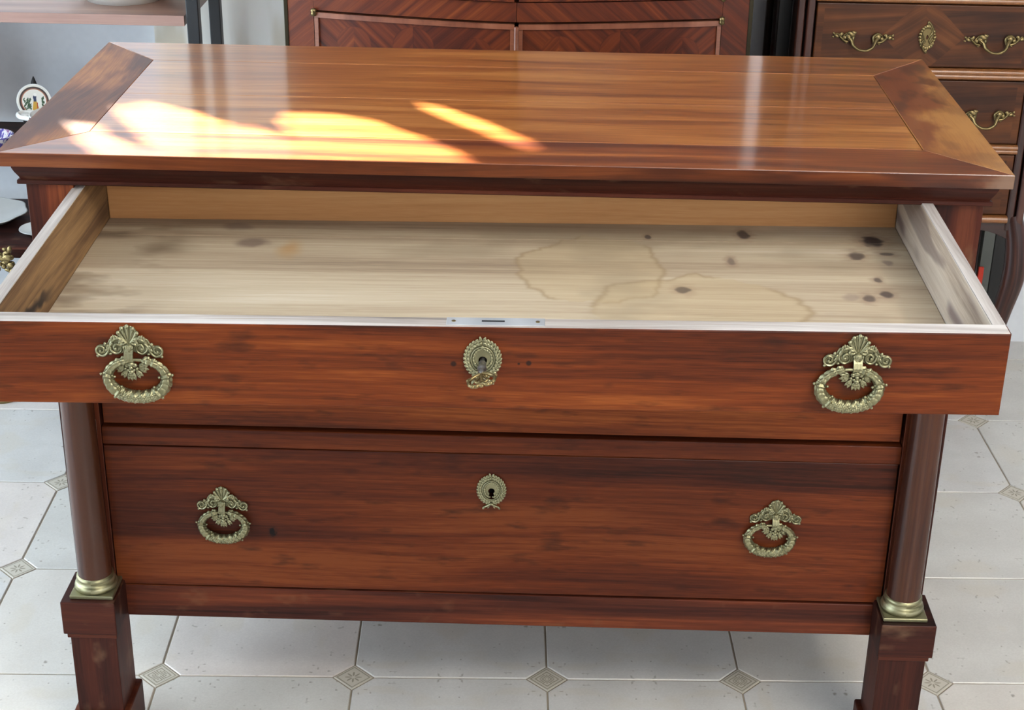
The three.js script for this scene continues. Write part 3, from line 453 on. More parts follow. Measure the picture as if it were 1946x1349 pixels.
  handle(d, -0.4005, -0.0448, 0, 0.0072, -0.006); handle(d, 0.4048, -0.0452, 0, -0.0062, -0.008);
  const ue = mesh('escutcheon', G.esc, brass, d, 'brass wreath keyhole plate with the key in it'); ue.position.set(-0.0085, -0.0395, 0); ue.scale.setScalar(0.98);
  mesh('lock_case', box(-0.04, 0.024, -0.07, -0.012, -0.034, -0.0242), steel, d);
}
// key in the open drawer's lock
{
  const L = [], sh = lathe([[0, -10], [3, -10], [3, 6], [4.4, 7], [4.4, 9], [3.4, 10], [3.8, 14], [5.2, 17.5], [5.4, 20], [4.4, 23], [3, 25], [3.6, 27], [4.2, 28.5], [3, 30], [2.2, 34], [0, 34]], 20); sh.rotateX(Math.PI / 2); L.push(sh);
  const k = thing('key', 'old brass key with a pierced scrolled bow standing in the lock of the open drawer', 'key', [-0.0083, 0.8535, 0.4105], 0.0096);
  const s1 = clean(L); s1.scale(mm, mm, mm); mesh('shank', s1, mat(null, { color: 0x6e6a64, metalness: 0.8, roughness: 0.35 }), k);
  const B = [], a = [[0, 0, 33], [-9, -1, 36], [-14.5, -2, 43], [-13, -3, 51], [-6, -3.5, 55], [0, -3, 51], [6, -3.5, 55], [13, -3, 51], [14.5, -2, 43], [9, -1, 36]];
  B.push(tube(a, 2.1, 90, 8, true), tube([[0, -1, 34], [-4, -2, 40], [-7, -2, 46], [-3, -3, 49], [0, -2, 44], [3, -3, 49], [7, -2, 46], [4, -2, 40]], 1.6, 60, 8, true), tube([[0, 0, 32], [0, -2, 52]], 1.9, 8, 8));
  for (const s of [-1, 1]) B.push(blob(s * 14.5, -2, 40, 3.2, 2.4, 3.2), blob(s * 10, -3, 54, 3, 2.2, 3), blob(s * 5, -2, 37, 2.4, 2, 2.4));
  B.push(blob(0, -3.5, 55, 3, 2.2, 3)); const bow = clean(B); bow.scale(mm, mm, mm); bow.rotateZ(0.25); mesh('bow', bow, darkBrass, k);
}

// ---------------------------------------------------------------- marquetry cabinet behind
{
  const cab = thing('marquetry_cabinet', 'tall bow-fronted cabinet with diagonal reddish marquetry veneer and bronze corner knots behind the chest', 'cabinet', [-0.006, 0, 0]);
  const zf = (x) => -1.12 + 0.082 * (1 - Math.pow(Math.min(1, Math.abs(x) / 0.455), 1.35));
  const VEN = [[53, 18, 7], [74, 28, 10], [94, 39, 13], [116, 56, 21]];
  const ven = (seed) => { const t = wood({ w: 512, h: 512, lu: 0.6, lv: 0.3, seed, pal: VEN, streak: 130, along: 1.8, fibre: 420, sc: 0.6, sf: 0.5, low: 0.3 }); return t; };
  const diag = (sgn, seed) => { const t = ven(seed); t.rotation = sgn * 0.72; t.center.set(0, 0); return mat(t, veneer); };
  const vL = diag(1, 71), vR = diag(-1, 73);
  // a slab that follows the bow
  function bow(x0, x1, y0, y1, lift, thick, nx = 24) {
    const pos = [], uv = [], q = (a, b, c, d) => { for (const p of [a, b, c, a, c, d]) { pos.push(...p); uv.push(p[0], p[1]); } };
    for (let i = 0; i < nx; i++) {
      const a = lerp(x0, x1, i / nx), b = lerp(x0, x1, (i + 1) / nx), za = zf(a) + lift, zb = zf(b) + lift, ya = za - thick, yb = zb - thick;
      q([a, y0, za], [b, y0, zb], [b, y1, zb], [a, y1, za]); q([b, y0, yb], [a, y0, ya], [a, y1, ya], [b, y1, yb]); q([a, y1, za], [b, y1, zb], [b, y1, yb], [a, y1, ya]); q([a, y0, ya], [b, y0, yb], [b, y0, zb], [a, y0, za]);
      if (i === 0) q([a, y0, ya], [a, y0, za], [a, y1, za], [a, y1, ya]); if (i === nx - 1) q([b, y0, zb], [b, y0, yb], [b, y1, yb], [b, y1, zb]);
    }
    const g = new THREE.BufferGeometry(); g.setAttribute('position', new THREE.Float32BufferAttribute(pos, 3)); g.setAttribute('uv', new THREE.Float32BufferAttribute(uv, 2)); g.computeVertexNormals();
    return toCreasedNormals(g, 0.5);
  }
  mesh('body', [box(-0.45, 0.45, 0.1, 1.86, -1.56, -1.15)], vL, cab);
  mesh('cabinet_top', box(-0.475, 0.46, 1.86, 1.89, -1.57, -1.02), M.dark, cab);
  for (const s of [-1, 1]) {
    mesh('stile', bow(s > 0 ? 0.3985 : -0.455, s > 0 ? 0.455 : -0.3985, 0.1, 1.86, 0, 0.03, 6), s < 0 ? vL : vR, cab);
    mesh('edge_strip', box(s > 0 ? 0.4505 : -0.4585, s > 0 ? 0.4585 : -0.4505, 0.1, 1.86, -1.145, -1.117, { axis: 'y' }), mat(null, { color: 0x3a3324, metalness: 0.7, roughness: 0.45 }), cab, 'thin bronze strip along the cabinet corner');
    mesh('top_rail', bow(s > 0 ? 0.0005 : -0.398, s > 0 ? 0.398 : -0.0005, 0.8905, 0.9275, 0, 0.03), s < 0 ? vL : vR, cab);
    mesh('foot', lathe([[0.02, 0], [0.03, 0.05], [0.026, 0.1]], 16).translate(s * 0.4, 0, -1.18), M.dark, cab);
  }
  // door panels: V-shaped grain and three lunettes
  const lun = [[-0.118, 0.829, 0.034], [0, 0.829, 0.041], [0.122, 0.822, 0.034]];
  const doorT = tex(1024, 768, (a, b) => {
    const x = (a - 0.5) * 0.4, y = 0.6 + b * 0.3; let ang = x < 0 ? -0.72 : 0.72, k = 0, off = 0;
    for (const [cx, cy, r] of lun) { const d = Math.hypot(x - cx, y - cy); if (d < r) { ang = x < cx ? 0.85 : -0.85; off = 0.12; k = d > r - 0.0014 ? -0.1 : 0.03; } }
    const u = x * Math.cos(ang) + y * Math.sin(ang), v = -x * Math.sin(ang) + y * Math.cos(ang) + off;
    let s = 0.46 + 0.6 * fbm(u * 1.8 + 3, v * 130, 4) + 0.2 * fbm(u * 7, v * 320, 2) + 0.25 * fbm(x * 9, y * 9, 2) + k;
    if (Math.abs(x) < 0.0007) s -= 0.2; return ramp(VEN, s);
  });
  doorT.repeat.set(1 / 0.4, 1 / 0.3); const doorM = mat(doorT, veneer);
  const band = mat(wood({ w: 256, h: 64, lu: 0.2, lv: 0.02, seed: 83, pal: [[86, 44, 30], [122, 71, 49], [144, 90, 66]], streak: 20, along: 60, sc: 0.6 }), gloss);
  for (const s of [-1, 1]) {
    const x0 = s > 0 ? 0.004 : -0.397, x1 = s > 0 ? 0.397 : -0.004, cx = (x0 + x1) / 2;
    const uvShift = (g) => { const uv = g.attributes.uv; for (let i = 0; i < uv.count; i++) uv.setXY(i, uv.getX(i) - cx + 0.2, uv.getY(i) - 0.6); return g; };
    const dr = mesh('door', uvShift(bow(x0 + 0.008, x1 - 0.008, 0.15, 0.876, -0.002, 0.02)), doorM, cab, `lower ${s < 0 ? 'left' : 'right'} door with half-moon inlays`);
    mesh('door_band', [bow(x0, x1, 0.8765, 0.8865, 0.003, 0.022), bow(x0, x0 + 0.0078, 0.15, 0.876, 0.003, 0.022, 3), bow(x1 - 0.0078, x1, 0.15, 0.876, 0.003, 0.022, 3)], band, dr, 'lighter crossbanded moulding round the door');
    const kn = lathe([[0, 0.009], [0.004, 0.008], [0.0062, 0.0045], [0.0045, 0.001], [0.0058, -0.001], [0.005, -0.006], [0, -0.008]], 14); kn.translate(s * 0.3975, 0.8865, zf(0.3975) + 0.006);
    mesh('corner_knot', kn, darkBrass, dr, 'small bronze knot on the door corner');
    // upper door; the left one stands a little ajar
    const up = new THREE.Mesh(uvShift(bow(x0, x1, 0.9305, 1.84, 0.004, 0.022)).translate(-s * 0.397, 0, -zf(0.397)), doorM); up.name = 'upper_door'; up.castShadow = up.receiveShadow = true; cab.add(up);
    up.position.set(s * 0.397, 0, zf(0.397)); if (s < 0) up.rotation.y = -0.012;
    if (s > 0) { const k2 = lathe([[0, 0.008], [0.0055, 0.004], [0.0045, -0.004], [0, -0.008]], 12); k2.translate(0.0005, 0.931, 0.008); mesh('corner_knot', k2, darkBrass, up); }
  }
  mesh('meeting_strip', [((g) => g)(tube([[0, 0.16, zf(0) + 0.003], [0, 0.5, zf(0) + 0.003], [0, 0.882, zf(0) + 0.003]], 0.0045, 8, 10))], band, cab);
}

// ---------------------------------------------------------------- small tall chest at the right
{
  const sm = thing('tall_chest', 'narrow brown chest of drawers with curled brass pulls against the right back wall', 'chest of drawers');
  const Z = -1.2, X0 = 0.588, X1 = 1.028, XM = 0.815;
  const dT = (seed) => { const t = tex(1024, 320, (a, b) => {
    const x = a - 0.5, y = b - 0.5, dm = Math.abs(x) / 0.19 + Math.abs(y) / 0.62; const tl = (x < 0) === (y > 0); let ang = 0.08, s0 = tl ? 0.58 : 0.34;
    if (Math.abs(x) > 0.46 || Math.abs(y) > 0.4) { s0 = 0.52; ang = 0; } if (dm < 1) { s0 = 0.62; ang = x < 0 ? 0.6 : -0.6; }
    const X = x * 0.44, Y = y * 0.135, u = X * Math.cos(ang) + Y * Math.sin(ang), v = -X * Math.sin(ang) + Y * Math.cos(ang);
    return ramp([[35, 16, 7], [57, 28, 11], [79, 42, 17], [101, 58, 26]], s0 + 0.5 * fbm(u * 3 + seed, v * 60, 4) + 0.3 * fbm(x * 6 + seed, y * 3, 3) + 0.14 * fbm(u * 20, v * 500, 2)); });
    return mat(t, { roughness: 0.5, specularIntensity: 0.5, clearcoat: 0.1, clearcoatRoughness: 0.25 }); };
  const wd = mat(wood({ w: 512, h: 256, lu: 0.5, lv: 0.12, seed: 91, pal: [[32, 13, 9], [54, 24, 14], [74, 36, 21]], streak: 30, along: 1.4, sc: 0.9 }), { roughness: 0.38, clearcoat: 0.3, clearcoatRoughness: 0.25 });
  const mo = mat(wood({ w: 512, h: 64, lu: 0.5, lv: 0.03, seed: 93, pal: [[76, 40, 18], [112, 66, 32], [138, 88, 46]], streak: 60, along: 1.2, sc: 0.8 }), { roughness: 0.34, clearcoat: 0.4, clearcoatRoughness: 0.2 });
  mesh('body', [box(0.556, 0.58, 0.44, 1.7, -1.58, Z - 0.04, { axis: 'y' }), box(1.034, 1.058, 0.44, 1.7, -1.58, Z - 0.04, { axis: 'y' }), box(0.58, 1.034, 0.44, 0.46, -1.58, Z - 0.03), box(0.58, 1.034, 0.46, 1.7, -1.58, -1.56)], wd, sm);
  mesh('top', box(0.557, 1.075, 1.7, 1.73, -1.59, Z + 0.02), wd, sm);
  // corner posts with a groove
  for (const s of [-1, 1]) { const c = s < 0 ? 0.569 : 1.045; mesh('corner_post', [box(c - 0.018, c - 0.002, 0.43, 1.7, Z - 0.04, Z - 0.002, { axis: 'y', r: 0.004 }), box(c + 0.001, c + 0.017, 0.43, 1.7, Z - 0.04, Z + 0.002, { axis: 'y', r: 0.004, ov: 0.05 })], wd, sm); }
  const pullG = (() => {
    const L = [];
    L.push(taper([[-30, 2, 6], [-24, -3, 9], [-20, -12, 15], [-9, -19, 20], [6, -20, 21], [18, -14, 18], [24, -4, 11], [29, 2, 6]], (t) => 2.6 + 1.6 * Math.abs(2 * t - 1), 50, 9));
    for (const s of [-1, 1]) {
      L.push(taper([[s * 22, -6, 8], [s * 20, 5, 6], [s * 28, 11, 5], [s * 37, 7, 4], [s * 41, -1, 3]], (t) => 3.4 - 1.6 * t, 26, 8)); L.push(taper([[s * 30, -7, 3], [s * 38, -5, 4], [s * 46, 2, 4], [s * 52, 8, 3], [s * 58, 4, 2]], (t) => 3.2 - 1.6 * t, 26, 8));
      L.push(blob(s * 29, 4, 5, 7, 6, 4, s * 0.5), blob(s * 45, 7, 4, 4, 5, 2.5, s * 0.7), blob(s * 53, 3, 3, 5.4, 3.2, 2, s * 0.3), blob(s * 37, 1, 4, 5, 4, 3), blob(s * 33, -9, 3, 3.4, 3, 2.4), blob(s * 59, 8, 2, 3, 2.4, 1.8, s * 0.6), blob(s * 60, 1, 2, 3, 2, 1.6));
    }
    L.push(blob(-25, 9, 7, 9, 5, 4, -0.4), blob(-20, 12, 6, 6, 3.5, 3, -0.2)); const g = clean(L); g.scale(mm, mm, mm); return g;
  })();
  const escG = (() => {
    const L = [], s = new THREE.Shape(), hole = new THREE.Path(); s.absellipse(0, 0, 13, 22, 0, Math.PI * 2); hole.absellipse(0, 0, 3, 5, 0, Math.PI * 2); s.holes.push(hole); L.push(new THREE.ExtrudeGeometry(s, { depth: 2, bevelEnabled: true, bevelSize: 0.8, bevelThickness: 0.8, bevelSegments: 1 }));
    const r = rng(4); for (let i = 0; i < 22; i++) { const t = i / 22 * 6.2832; L.push(blob(15 * Math.cos(t), 23 * Math.sin(t), 3, 3.2 + r() * 1.6, 2.4 + r() * 2, 2.2, r() * 3)); }
    for (const q of [-1, 1]) { L.push(taper([[0, q * 32, 3], [q * 7, q * 24, 4], [q * 10, q * 12, 5], [q * 6, q * 4, 5]], (t) => 2.8 - t, 24, 8)); L.push(taper([[q * 12, -14, 4], [q * 5, -9, 5], [q * 8, 0, 5], [q * 12, 10, 4]], () => 1.9, 24, 8)); L.push(blob(0, q * 30, 3, 3.2, 5, 2.4)); }
    const g = clean(L); g.scale(mm * 0.95, mm * 0.95, mm * 0.95); return g;
  })();
  const rows = [[0.464, 0.598], [0.618, 0.753], [0.776, 0.906], [0.93, 1.06], [1.08, 1.21], [1.23, 1.36], [1.38, 1.51], [1.53, 1.66]];
  const dM = [];
  rows.forEach(([y0, y1], i) => {
    const g = box(X0 + 0.002, X1 - 0.002, y0 + 0.0015, y1 - 0.0015, Z - 0.03, Z - 0.004, { r: 0.003 }); { const p = g.attributes.position, uv = g.attributes.uv; for (let k = 0; k < p.count; k++) uv.setXY(k, (p.getX(k) - X0) / (X1 - X0), (p.getY(k) - y0) / (y1 - y0)); }
    const d = mesh('drawer', g, i < 4 ? (dM[i] = dT(i * 5 + 1)) : dM[i - 4], sm);
    for (const x of [0.687, 0.951]) { const h = mesh('pull', pullG, darkBrass, d, 'curled leafy brass pull'); h.position.set(x, (y0 + y1) / 2 - 0.007, Z - 0.004); h.rotation.z = x < 0.8 ? -0.02 : 0.03; }
    const e = mesh('escutcheon', escG, darkBrass, d, 'lozenge-shaped leafy brass keyhole plate'); e.position.set(XM, (y0 + y1) / 2 - 0.002, Z - 0.004);
  });
  for (const [y0, y1] of [[0.598, 0.618], [0.753, 0.776], [0.906, 0.93], [1.06, 1.08], [1.21, 1.23], [1.36, 1.38], [1.51, 1.53], [1.66, 1.7]]) {
    const h = y1 - y0, L = [box(X0 - 0.001, X1 + 0.001, y0, y1, Z - 0.05, Z - 0.003, { r: 0.002 })];
    if (h < 0.03) { const r1 = new THREE.CylinderGeometry(h * 0.27, h * 0.27, X1 - X0, 14); r1.rotateZ(Math.PI / 2); for (const f of [0.3, 0.7]) { const q = r1.clone(); q.translate((X0 + X1) / 2, y0 + h * f, Z - 0.003); L.push(q); } }
    mesh('rail', L, mo, sm);
  }
  const lm = new THREE.CylinderGeometry(0.008, 0.008, X1 - X0, 14); lm.rotateZ(Math.PI / 2); lm.translate((X0 + X1) / 2, 0.456, Z - 0.002);
  mesh('lower_moulding', [box(X0, X1, 0.448, 0.464, Z - 0.03, Z - 0.003), lm], mo, sm);
  const ap = new THREE.Shape(); ap.moveTo(X0, 0.448); ap.lineTo(X1, 0.448); ap.lineTo(X1 + 0.01, 0.41); ap.bezierCurveTo(X1 - 0.05, 0.446, X1 - 0.1, 0.43, XM, 0.41); ap.bezierCurveTo(X0 + 0.1, 0.43, X0 + 0.05, 0.446, X0 - 0.01, 0.41); ap.closePath();
  const apg = new THREE.ExtrudeGeometry(ap, { depth: 0.02, bevelEnabled: true, bevelSize: 0.001, bevelThickness: 0.002, bevelSegments: 1 }); apg.translate(0, 0, Z - 0.028); mesh('apron', uvBox(apg), wd, sm);
  for (const [c, z, s, q] of [[0.569, Z - 0.02, -1, 1], [1.045, Z - 0.02, 1, 1], [0.569, -1.5, -1, -1], [1.045, -1.5, 1, -1]]) {
    const g = taper([[c, 0.46, z], [c + s * 0.012, 0.40, z + q * 0.012], [c + s * 0.016, 0.33, z + q * 0.016], [c + s * 0.006, 0.24, z + q * 0.006], [c - s * 0.004, 0.14, z - q * 0.004], [c - s * 0.002, 0.07, z], [c + s * 0.012, 0.025, z + q * 0.012], [c + s * 0.02, 0.008, z + q * 0.02]], (t) => t < 0.3 ? lerp(0.02, 0.024, t / 0.3) : t < 0.78 ? lerp(0.024, 0.0125, (t - 0.3) / 0.48) : lerp(0.0125, 0.012, (t - 0.78) / 0.22), 50, 14);
    mesh('leg', g, wd, sm);
  }
}
// dark post, black board and the things in the corner under the tall chest
{
  const post = thing('dark_post', 'slim dark brown wooden post standing against the wall between the two cabinets', 'post', [0.545, 0, -1.565]);
  mesh('pole', lathe([[0.0085, 0.02], [0.0085, 1.78], [0, 1.8]], 20), mat(null, { color: 0x2a211b, roughness: 0.3 }), post); mesh('base', lathe([[0.0098, 0], [0.0098, 0.015], [0.009, 0.022], [0.008, 0.03]], 20), M.black, post);
  const bb = mesh('black_board', box(-0.0105, 0.0165, 0, 1.82, -0.015, 0.015, { axis: 'y' }), mat(null, { color: 0x0a0807, roughness: 0.6 }));  tag(bb, 'tall narrow black board standing beside the left side of the narrow brown chest', 'board');
  bb.position.set(0.5365, 0, -1.30);
  const gb = thing('grey_board', 'dark grey board with a black edge standing in the corner under the narrow brown chest', 'board', [1.06, 0, -1.43], 0);
  mesh('panel', box(-0.012, 0.014, 0, 0.43, -0.012, 0.012, { axis: 'y' }), mat(null, { color: 0x565853, roughness: 0.6 }), gb); mesh('edge', box(0.0142, 0.042, 0, 0.425, -0.01, 0.014, { axis: 'y' }), mat(null, { color: 0x171513, roughness: 0.6 }), gb);
  mesh('shade_board', box(-0.11, -0.0125, 0, 0.44, -0.03, -0.013, { axis: 'y' }), mat(null, { color: 0x0d0b0a, roughness: 0.7 }), gb, 'black sheet in place of the shade under the narrow brown chest');  // black sheet standing in for the shade under the tall chest
  const rb = mesh('red_strip', box(-0.006, 0.006, 0, 0.275, -0.004, 0.004), mat(null, { color: 0xc8321a, roughness: 0.5 })); rb.position.set(1.044, 0, -1.39); tag(rb, 'narrow bright red strip just behind the right stile of the mahogany chest', 'strip');
}
// ---------------------------------------------------------------- shelf rack and crockery at the left
{
  const rk = thing('shelf_rack', 'shelf rack of black metal uprights with brown wooden shelves at the left wall', 'shelf', [0, 0, 0]);
  const iron = mat(null, { color: 0x16171a, roughness: 0.42 }), sw = mat(wood({ w: 1024, h: 256, lu: 1.3, lv: 0.33, seed: 97, pal: [[86, 62, 54], [118, 88, 76], [140, 108, 92], [158, 126, 110]], streak: 30, along: 1, sc: 0.8 }), { roughness: 0.34, clearcoat: 0.3, clearcoatRoughness: 0.3 });
  const edgeM = mat(wood({ w: 1024, h: 64, lu: 1.3, lv: 0.05, seed: 99, pal: [[124, 94, 84], [146, 115, 104], [162, 131, 118]], streak: 40, along: 1.2, sc: 0.6 }), { roughness: 0.4 });
  const XR = -0.664, XL = -1.9;
  for (const [x, z, h] of [[XR, -1.213, 1.7], [XR - 0.017, -1.512, 1.7], [XL, -1.213, 1.7], [XL, -1.512, 1.7]]) mesh('upright', box(x - 0.0125, x + 0.0125, 0, h, z - 0.0125, z + 0.0125, { axis: 'y', r: 0.002 }), iron, rk);
  for (const y of [0.83, 0.501, 0.315]) { if (y > 0.8) mesh('edge_strip', box(XL + 0.014, -0.6805, y, y + 0.0212, -1.1998, -1.1985, { ou: 0.1 }), edgeM, rk, 'pinkish front edge of the top shelf'); const s = mesh('shelf_board', box(XL + 0.014, -0.6805, y, y + 0.021, -1.525, y > 0.8 ? -1.2 : y > 0.4 ? -1.27 : -1.203, { ou: 0.1, ov: y }), y > 0.8 ? sw : M.dark, rk); void s; }
  for (const x of [XR - 0.002, XL]) for (const y of [0.882, 0.55]) mesh('side_bar', box(x - 0.005, x + 0.005, y, y + 0.02, -1.5, -1.225, { axis: 'z' }), iron, rk);
  const glaze = mat(tex(128, 128, (u, v) => ramp([[222, 222, 216], [240, 240, 234]], 0.5 + 0.6 * fbm(u * 6, v * 6, 3))), { roughness: 0.25, clearcoat: 0.6, clearcoatRoughness: 0.08 });
  const basin = thing('basin', 'large white glazed basin standing on the top shelf of the rack', 'bowl', [-0.838, 0.851, -1.355]);
  mesh('bowl', lathe([[0, 0.004], [0.07, 0.004], [0.074, 0], [0.08, 0], [0.083, 0.006], [0.12, 0.03], [0.15, 0.07], [0.165, 0.1], [0.163, 0.103], [0.158, 0.1], [0.142, 0.07], [0.11, 0.034], [0.06, 0.014], [0, 0.012]], 56), glaze, basin);
  // small plate with a painted figure, on a stand
  const cv = document.createElement('canvas'); cv.width = cv.height = 256; const x = cv.getContext('2d'); x.fillStyle = '#e4dfd2'; x.fillRect(0, 0, 256, 256);
  x.strokeStyle = '#3a241a'; x.lineWidth = 15; x.beginPath(); x.arc(128, 128, 108, 0, 7); x.stroke(); x.strokeStyle = '#a9603c'; x.lineWidth = 6; x.beginPath(); x.arc(128, 128, 97, 0, 7); x.stroke();
  x.fillStyle = '#23304e'; x.beginPath(); x.ellipse(134, 96, 13, 18, 0.2, 0, 7); x.fill(); x.fillRect(124, 104, 22, 28); x.fillStyle = '#f0ece2'; x.beginPath(); x.ellipse(138, 76, 12, 13, 0, 0, 7); x.fill(); x.fillStyle = '#c79a3a'; x.beginPath(); x.moveTo(122, 130); x.lineTo(150, 130); x.lineTo(164, 196); x.lineTo(112, 196); x.fill(); x.fillStyle = '#a8452e'; x.fillRect(148, 138, 8, 52);
  x.fillStyle = '#2f4a2c'; { const r = rng(9); for (let i = 0; i < 46; i++) { x.beginPath(); x.ellipse(74 + (r() - 0.5) * 56, 150 + (r() - 0.5) * 84, 4, 11, (r() - 0.5) * 1.6, 0, 7); x.fill(); } for (let i = 0; i < 22; i++) { x.beginPath(); x.ellipse(196 + (r() - 0.5) * 18, 140 + (r() - 0.5) * 96, 4, 10, (r() - 0.5), 0, 7); x.fill(); } }
  const pt = new THREE.CanvasTexture(cv); pt.colorSpace = THREE.SRGBColorSpace;
  const pl = thing('painted_plate', 'small round plate painted with a figure and green plants, propped upright on a dark stand', 'plate', [-1.09, 0.523, -1.455], 0.1);
  const face = new THREE.CircleGeometry(0.0362, 48); face.translate(0, 0.067, 0.0042); mesh('plate_face', face, mat(pt, { roughness: 0.25, clearcoat: 0.6 }), pl, 'painted white plate face with a brown ring').rotation.x = -0.16;
  const rimG = lathe([[0, 0], [0.03, 0], [0.0385, 0.003], [0.039, 0.0042], [0.0375, 0.0045], [0.0362, 0.004], [0, 0.0038]], 48); rimG.rotateX(Math.PI / 2); rimG.translate(0, 0.067, 0); mesh('plate_rim', rimG, glaze, pl).rotation.x = -0.16;
  mesh('stand', [taper([[0, 0.0, -0.045], [0, 0.05, -0.025], [0, 0.1, -0.022], [0, 0.119, -0.024]], (t) => t < 0.78 ? 0.004 : lerp(0.0085, 0.001, Math.pow((t - 0.78) / 0.22, 1.6)), 30, 8), box(-0.025, 0.025, 0, 0.03, -0.012, 0.012), box(-0.004, 0.004, 0, 0.006, -0.049, -0.01)], M.black, pl);
  const jar = thing('added_jar', 'unseen round jar added on the middle shelf to cast a shadow on the wall', 'jar', [-1.37, 0.522, -1.395]);  // added out of view to cast the round shadow on the wall
  mesh('jar', lathe([[0, 0], [0.08, 0], [0.085, 0.008], [0.115, 0.06], [0.128, 0.13], [0.12, 0.2], [0.09, 0.245], [0.075, 0.255], [0.078, 0.275], [0.072, 0.277], [0.068, 0.255], [0.08, 0.24], [0.1, 0.2], [0, 0.02]], 48), mat(null, { color: 0x8a7660, roughness: 0.5 }), jar);
  // two-handled bowl with a blue band
  const blue = mat(null, { color: 0x3a4f9a, roughness: 0.3 });
  const bo = thing('handled_bowl', 'white two-handled bowl with blue lines in front of the painted plate', 'bowl', [-1.012, 0.522, -1.385]);
  mesh('bowl', lathe([[0, 0], [0.03, 0], [0.034, 0.006], [0.036, 0.012], [0.052, 0.03], [0.06, 0.05], [0.063, 0.062], [0.066, 0.064], [0.062, 0.066], [0.057, 0.05], [0.045, 0.028], [0, 0.012]], 40), glaze, bo);
  for (const y of [0.05, 0.058]) mesh('blue_line', new THREE.TorusGeometry(y === 0.05 ? 0.0602 : 0.0625, 0.0012, 6, 48).rotateX(Math.PI / 2).translate(0, y, 0), blue, bo);
  for (const s of [-1, 1]) mesh('handle', [taper([[s * 0.06, 0.058, -0.02], [s * 0.084, 0.06, -0.014], [s * 0.092, 0.06, 0], [s * 0.084, 0.058, 0.014], [s * 0.06, 0.056, 0.02]], () => 0.0055, 24, 9), blob(s * 0.076, 0.0595, 0, 0.012, 0.004, 0.014)], glaze, bo);
  const dt = tex(256, 64, (u, v) => { const m = fbm(u * 26, v * 8, 3); return m > 0.1 ? [92, 84, 160] : m < -0.25 ? [150, 110, 150] : [226, 224, 226]; });
  const di = thing('patterned_dish', 'small dish with a blue and violet pattern at the front of the middle shelf', 'dish', [-1.146, 0.522, -1.318]);
  mesh('dish', lathe([[0, 0], [0.026, 0], [0.03, 0.006], [0.038, 0.018], [0.0465, 0.031], [0.0475, 0.033], [0.044, 0.034], [0.034, 0.02], [0.024, 0.009], [0, 0.006]], 44), mat(dt, { roughness: 0.25, clearcoat: 0.6 }), di);
  // lower shelf
  const wp = thing('white_plate', 'white plate with a scalloped rim lying on the lowest shelf of the rack', 'plate', [-1.205, 0.3365, -1.385]);
  const plg = lathe([[0, 0.004], [0.05, 0.004], [0.055, 0], [0.06, 0], [0.065, 0.006], [0.09, 0.016], [0.092, 0.0185], [0.089, 0.019], [0.06, 0.009], [0, 0.008]], 72); { const p = plg.attributes.position; for (let i = 0; i < p.count; i++) { const r = Math.hypot(p.getX(i), p.getZ(i)), a = Math.atan2(p.getZ(i), p.getX(i)), k = 1 + 0.03 * smooth(0.06, 0.09, r) * Math.cos(a * 8); p.setX(i, p.getX(i) * k); p.setZ(i, p.getZ(i) * k); } plg.computeVertexNormals(); }
  mesh('plate', plg, glaze, wp);
  const sd = thing('white_saucer', 'small white saucer half hidden behind the left stile of the mahogany chest', 'saucer', [-1.06, 0.3365, -1.30]); mesh('saucer', lathe([[0, 0.003], [0.02, 0], [0.024, 0.003], [0.042, 0.012], [0.041, 0.014], [0.02, 0.006], [0, 0.005]], 40), glaze, sd);
  const br = thing('brass_ornament', 'old brass ornament with leafy curved arms standing on the floor by the rack', 'ornament', [-1.135, 0, -1.165]);
  mesh('stem', lathe([[0.04, 0], [0.042, 0.008], [0.03, 0.014], [0.008, 0.03], [0.006, 0.12], [0.01, 0.14], [0.006, 0.16], [0.006, 0.27], [0, 0.275]], 24), darkBrass, br);
  const arm = [taper([[0, 0.27, 0], [0.02, 0.235, 0], [0.042, 0.25, 0], [0.05, 0.29, 0], [0.036, 0.33, 0], [0.012, 0.345, 0]], (t) => 0.006 - 0.003 * t, 40, 8)]; { const r = rng(3); for (let i = 0; i < 26; i++) arm.push(blob(0.01 + r() * 0.05, 0.3 + r() * 0.055, (r() - 0.5) * 0.02, 0.004 + r() * 0.004, 0.005 + r() * 0.006, 0.004, r() * 3)); }
  mesh('leafy_arm', arm, darkBrass, br);
}

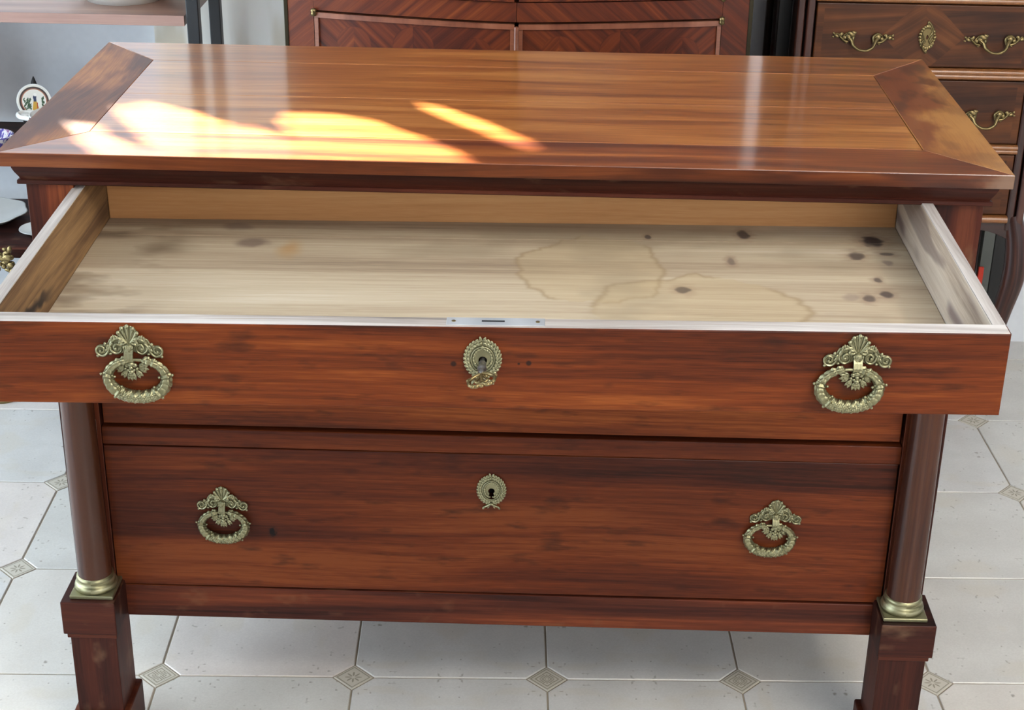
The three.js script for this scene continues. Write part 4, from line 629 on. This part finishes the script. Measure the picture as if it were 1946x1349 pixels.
// ---------------------------------------------------------------- leaves outside the high window, with gaps cut to shape the sun patches
{
  const polys = [[[-0.583, -0.089], [-0.565, -0.090], [-0.502, -0.007], [-0.472, 0.042], [-0.515, 0.050]],
    [[-0.546, -0.168], [-0.499, -0.198], [-0.457, -0.177], [-0.409, -0.122], [-0.353, -0.094], [-0.300, -0.079], [-0.249, -0.019], [-0.214, 0.037], [-0.513, 0.058], [-0.527, 0.022], [-0.445, 0.007], [-0.470, -0.056], [-0.507, -0.112]],
    [[-0.302, -0.128], [-0.290, -0.159], [-0.224, -0.159], [-0.176, -0.127], [-0.097, -0.049], [-0.037, 0.030], [-0.196, 0.042], [-0.254, -0.053]],
    [[-0.121, -0.227], [-0.100, -0.229], [0.038, -0.066], [0.019, -0.050]]];
  const inside = (x, z, p) => { let c = false; for (let i = 0, j = p.length - 1; i < p.length; j = i++) if ((p[i][1] > z) !== (p[j][1] > z) && x < (p[j][0] - p[i][0]) * (z - p[i][1]) / (p[j][1] - p[i][1]) + p[i][0]) c = !c; return c; };
  const grow = (p) => { const n = p.length, cx = p.reduce((a, q) => a + q[0], 0) / n, cz = p.reduce((a, q) => a + q[1], 0) / n; return p.map(([x, z]) => { const d = Math.hypot(x - cx, z - cz); return [x + (x - cx) / d * 0.009, z + (z - cz) / d * 0.009]; }); };
  const wide = polys.map(grow), lit = (x, z) => z < 0.03 && wide.some((p) => inside(x, z, p));
  const lf = new THREE.Shape(); lf.moveTo(0, -1); lf.quadraticCurveTo(0.75, -0.2, 0, 1); lf.quadraticCurveTo(-0.75, -0.2, 0, -1);
  const g = new THREE.ShapeGeometry(lf, 4); { const p = g.attributes.position; for (let i = 0; i < p.count; i++) p.setZ(i, -0.25 * Math.abs(p.getX(i))); g.computeVertexNormals(); }
  const r = rng(11), items = [], m4 = new THREE.Matrix4(), q = new THREE.Quaternion(), e = new THREE.Euler(), v = V3(), pts = [[0, -1], [0.37, -0.2], [0, 1], [-0.37, -0.2], [0.3, 0.3], [-0.3, 0.3], [0, 0], [0.3, -0.6], [-0.3, -0.6]];
  for (let i = 0; i < 26000; i++) {
    const z = -1.95 - r() * 0.35, back = (z + 1.6) / SUNZ, px = lerp(-2.5, -0.95, r()) + back * SUNX, py = lerp(1.3, 2.3, r()) - back * Math.tan(SUN_EL), s = 0.02 + r() * 0.016;
    e.set((r() - 0.5) * 1.4, (r() - 0.5) * 1.6 + 0.7, r() * 6.28); q.setFromEuler(e); m4.compose(V3(px, py, z), q, V3(s, s, s));
    let ok = true;
    for (const [a, b] of pts) { v.set(a, b, 0).applyMatrix4(m4); const t = (v.y - YT) / Math.sin(SUN_EL), X = v.x + sunDir.x * t, Zz = v.z + sunDir.z * t; if (lit(X, Zz)) { ok = r() < 0.004 && s < 0.028; break; } }
    if (ok) items.push(m4.clone());
  }
  const leaf = mat(null, { color: 0x3c5a24, roughness: 0.7, side: THREE.DoubleSide });
  const tree = thing('climbing_plant', 'leafy green climbing plant outside the high window, gaps cut to shape the sun patches', 'plant', [0, 0, 0]);
  const im = new THREE.InstancedMesh(g, leaf, items.length); items.forEach((m, i) => im.setMatrixAt(i, m)); im.name = 'leaves'; im.userData.kind = 'stuff'; im.castShadow = true; tree.add(im);
  mesh('stem', [taper([[-2.3, 0, -2.3], [-2.4, 0.8, -2.35], [-2.6, 1.5, -2.3], [-2.7, 2.3, -2.3], [-2.5, 2.9, -2.3]], (t) => 0.025 - 0.015 * t, 30, 8), taper([[-2.6, 1.5, -2.3], [-2.0, 1.75, -2.36], [-1.4, 2.6, -2.36]], (t) => 0.012 - 0.008 * t, 20, 7)], mat(null, { color: 0x4a3a28, roughness: 0.9 }), tree);
  mesh('added_sun_blocker', box(-3.65, -3.5, -0.21, 3.5, -2.9, 2.6, { r: 0.01 }), mat(null, { color: 0xb9b2a2, roughness: 0.95 })).userData.kind = 'structure';  // unseen wall added to keep the sun out of the left window
  const ground = struct('ground', box(-6, 6, -0.25, -0.21, -7, 7, { r: 0.002 }), mat(null, { color: 0x6b6a52, roughness: 1 })); void ground;
}
renderer.render(scene, camera);
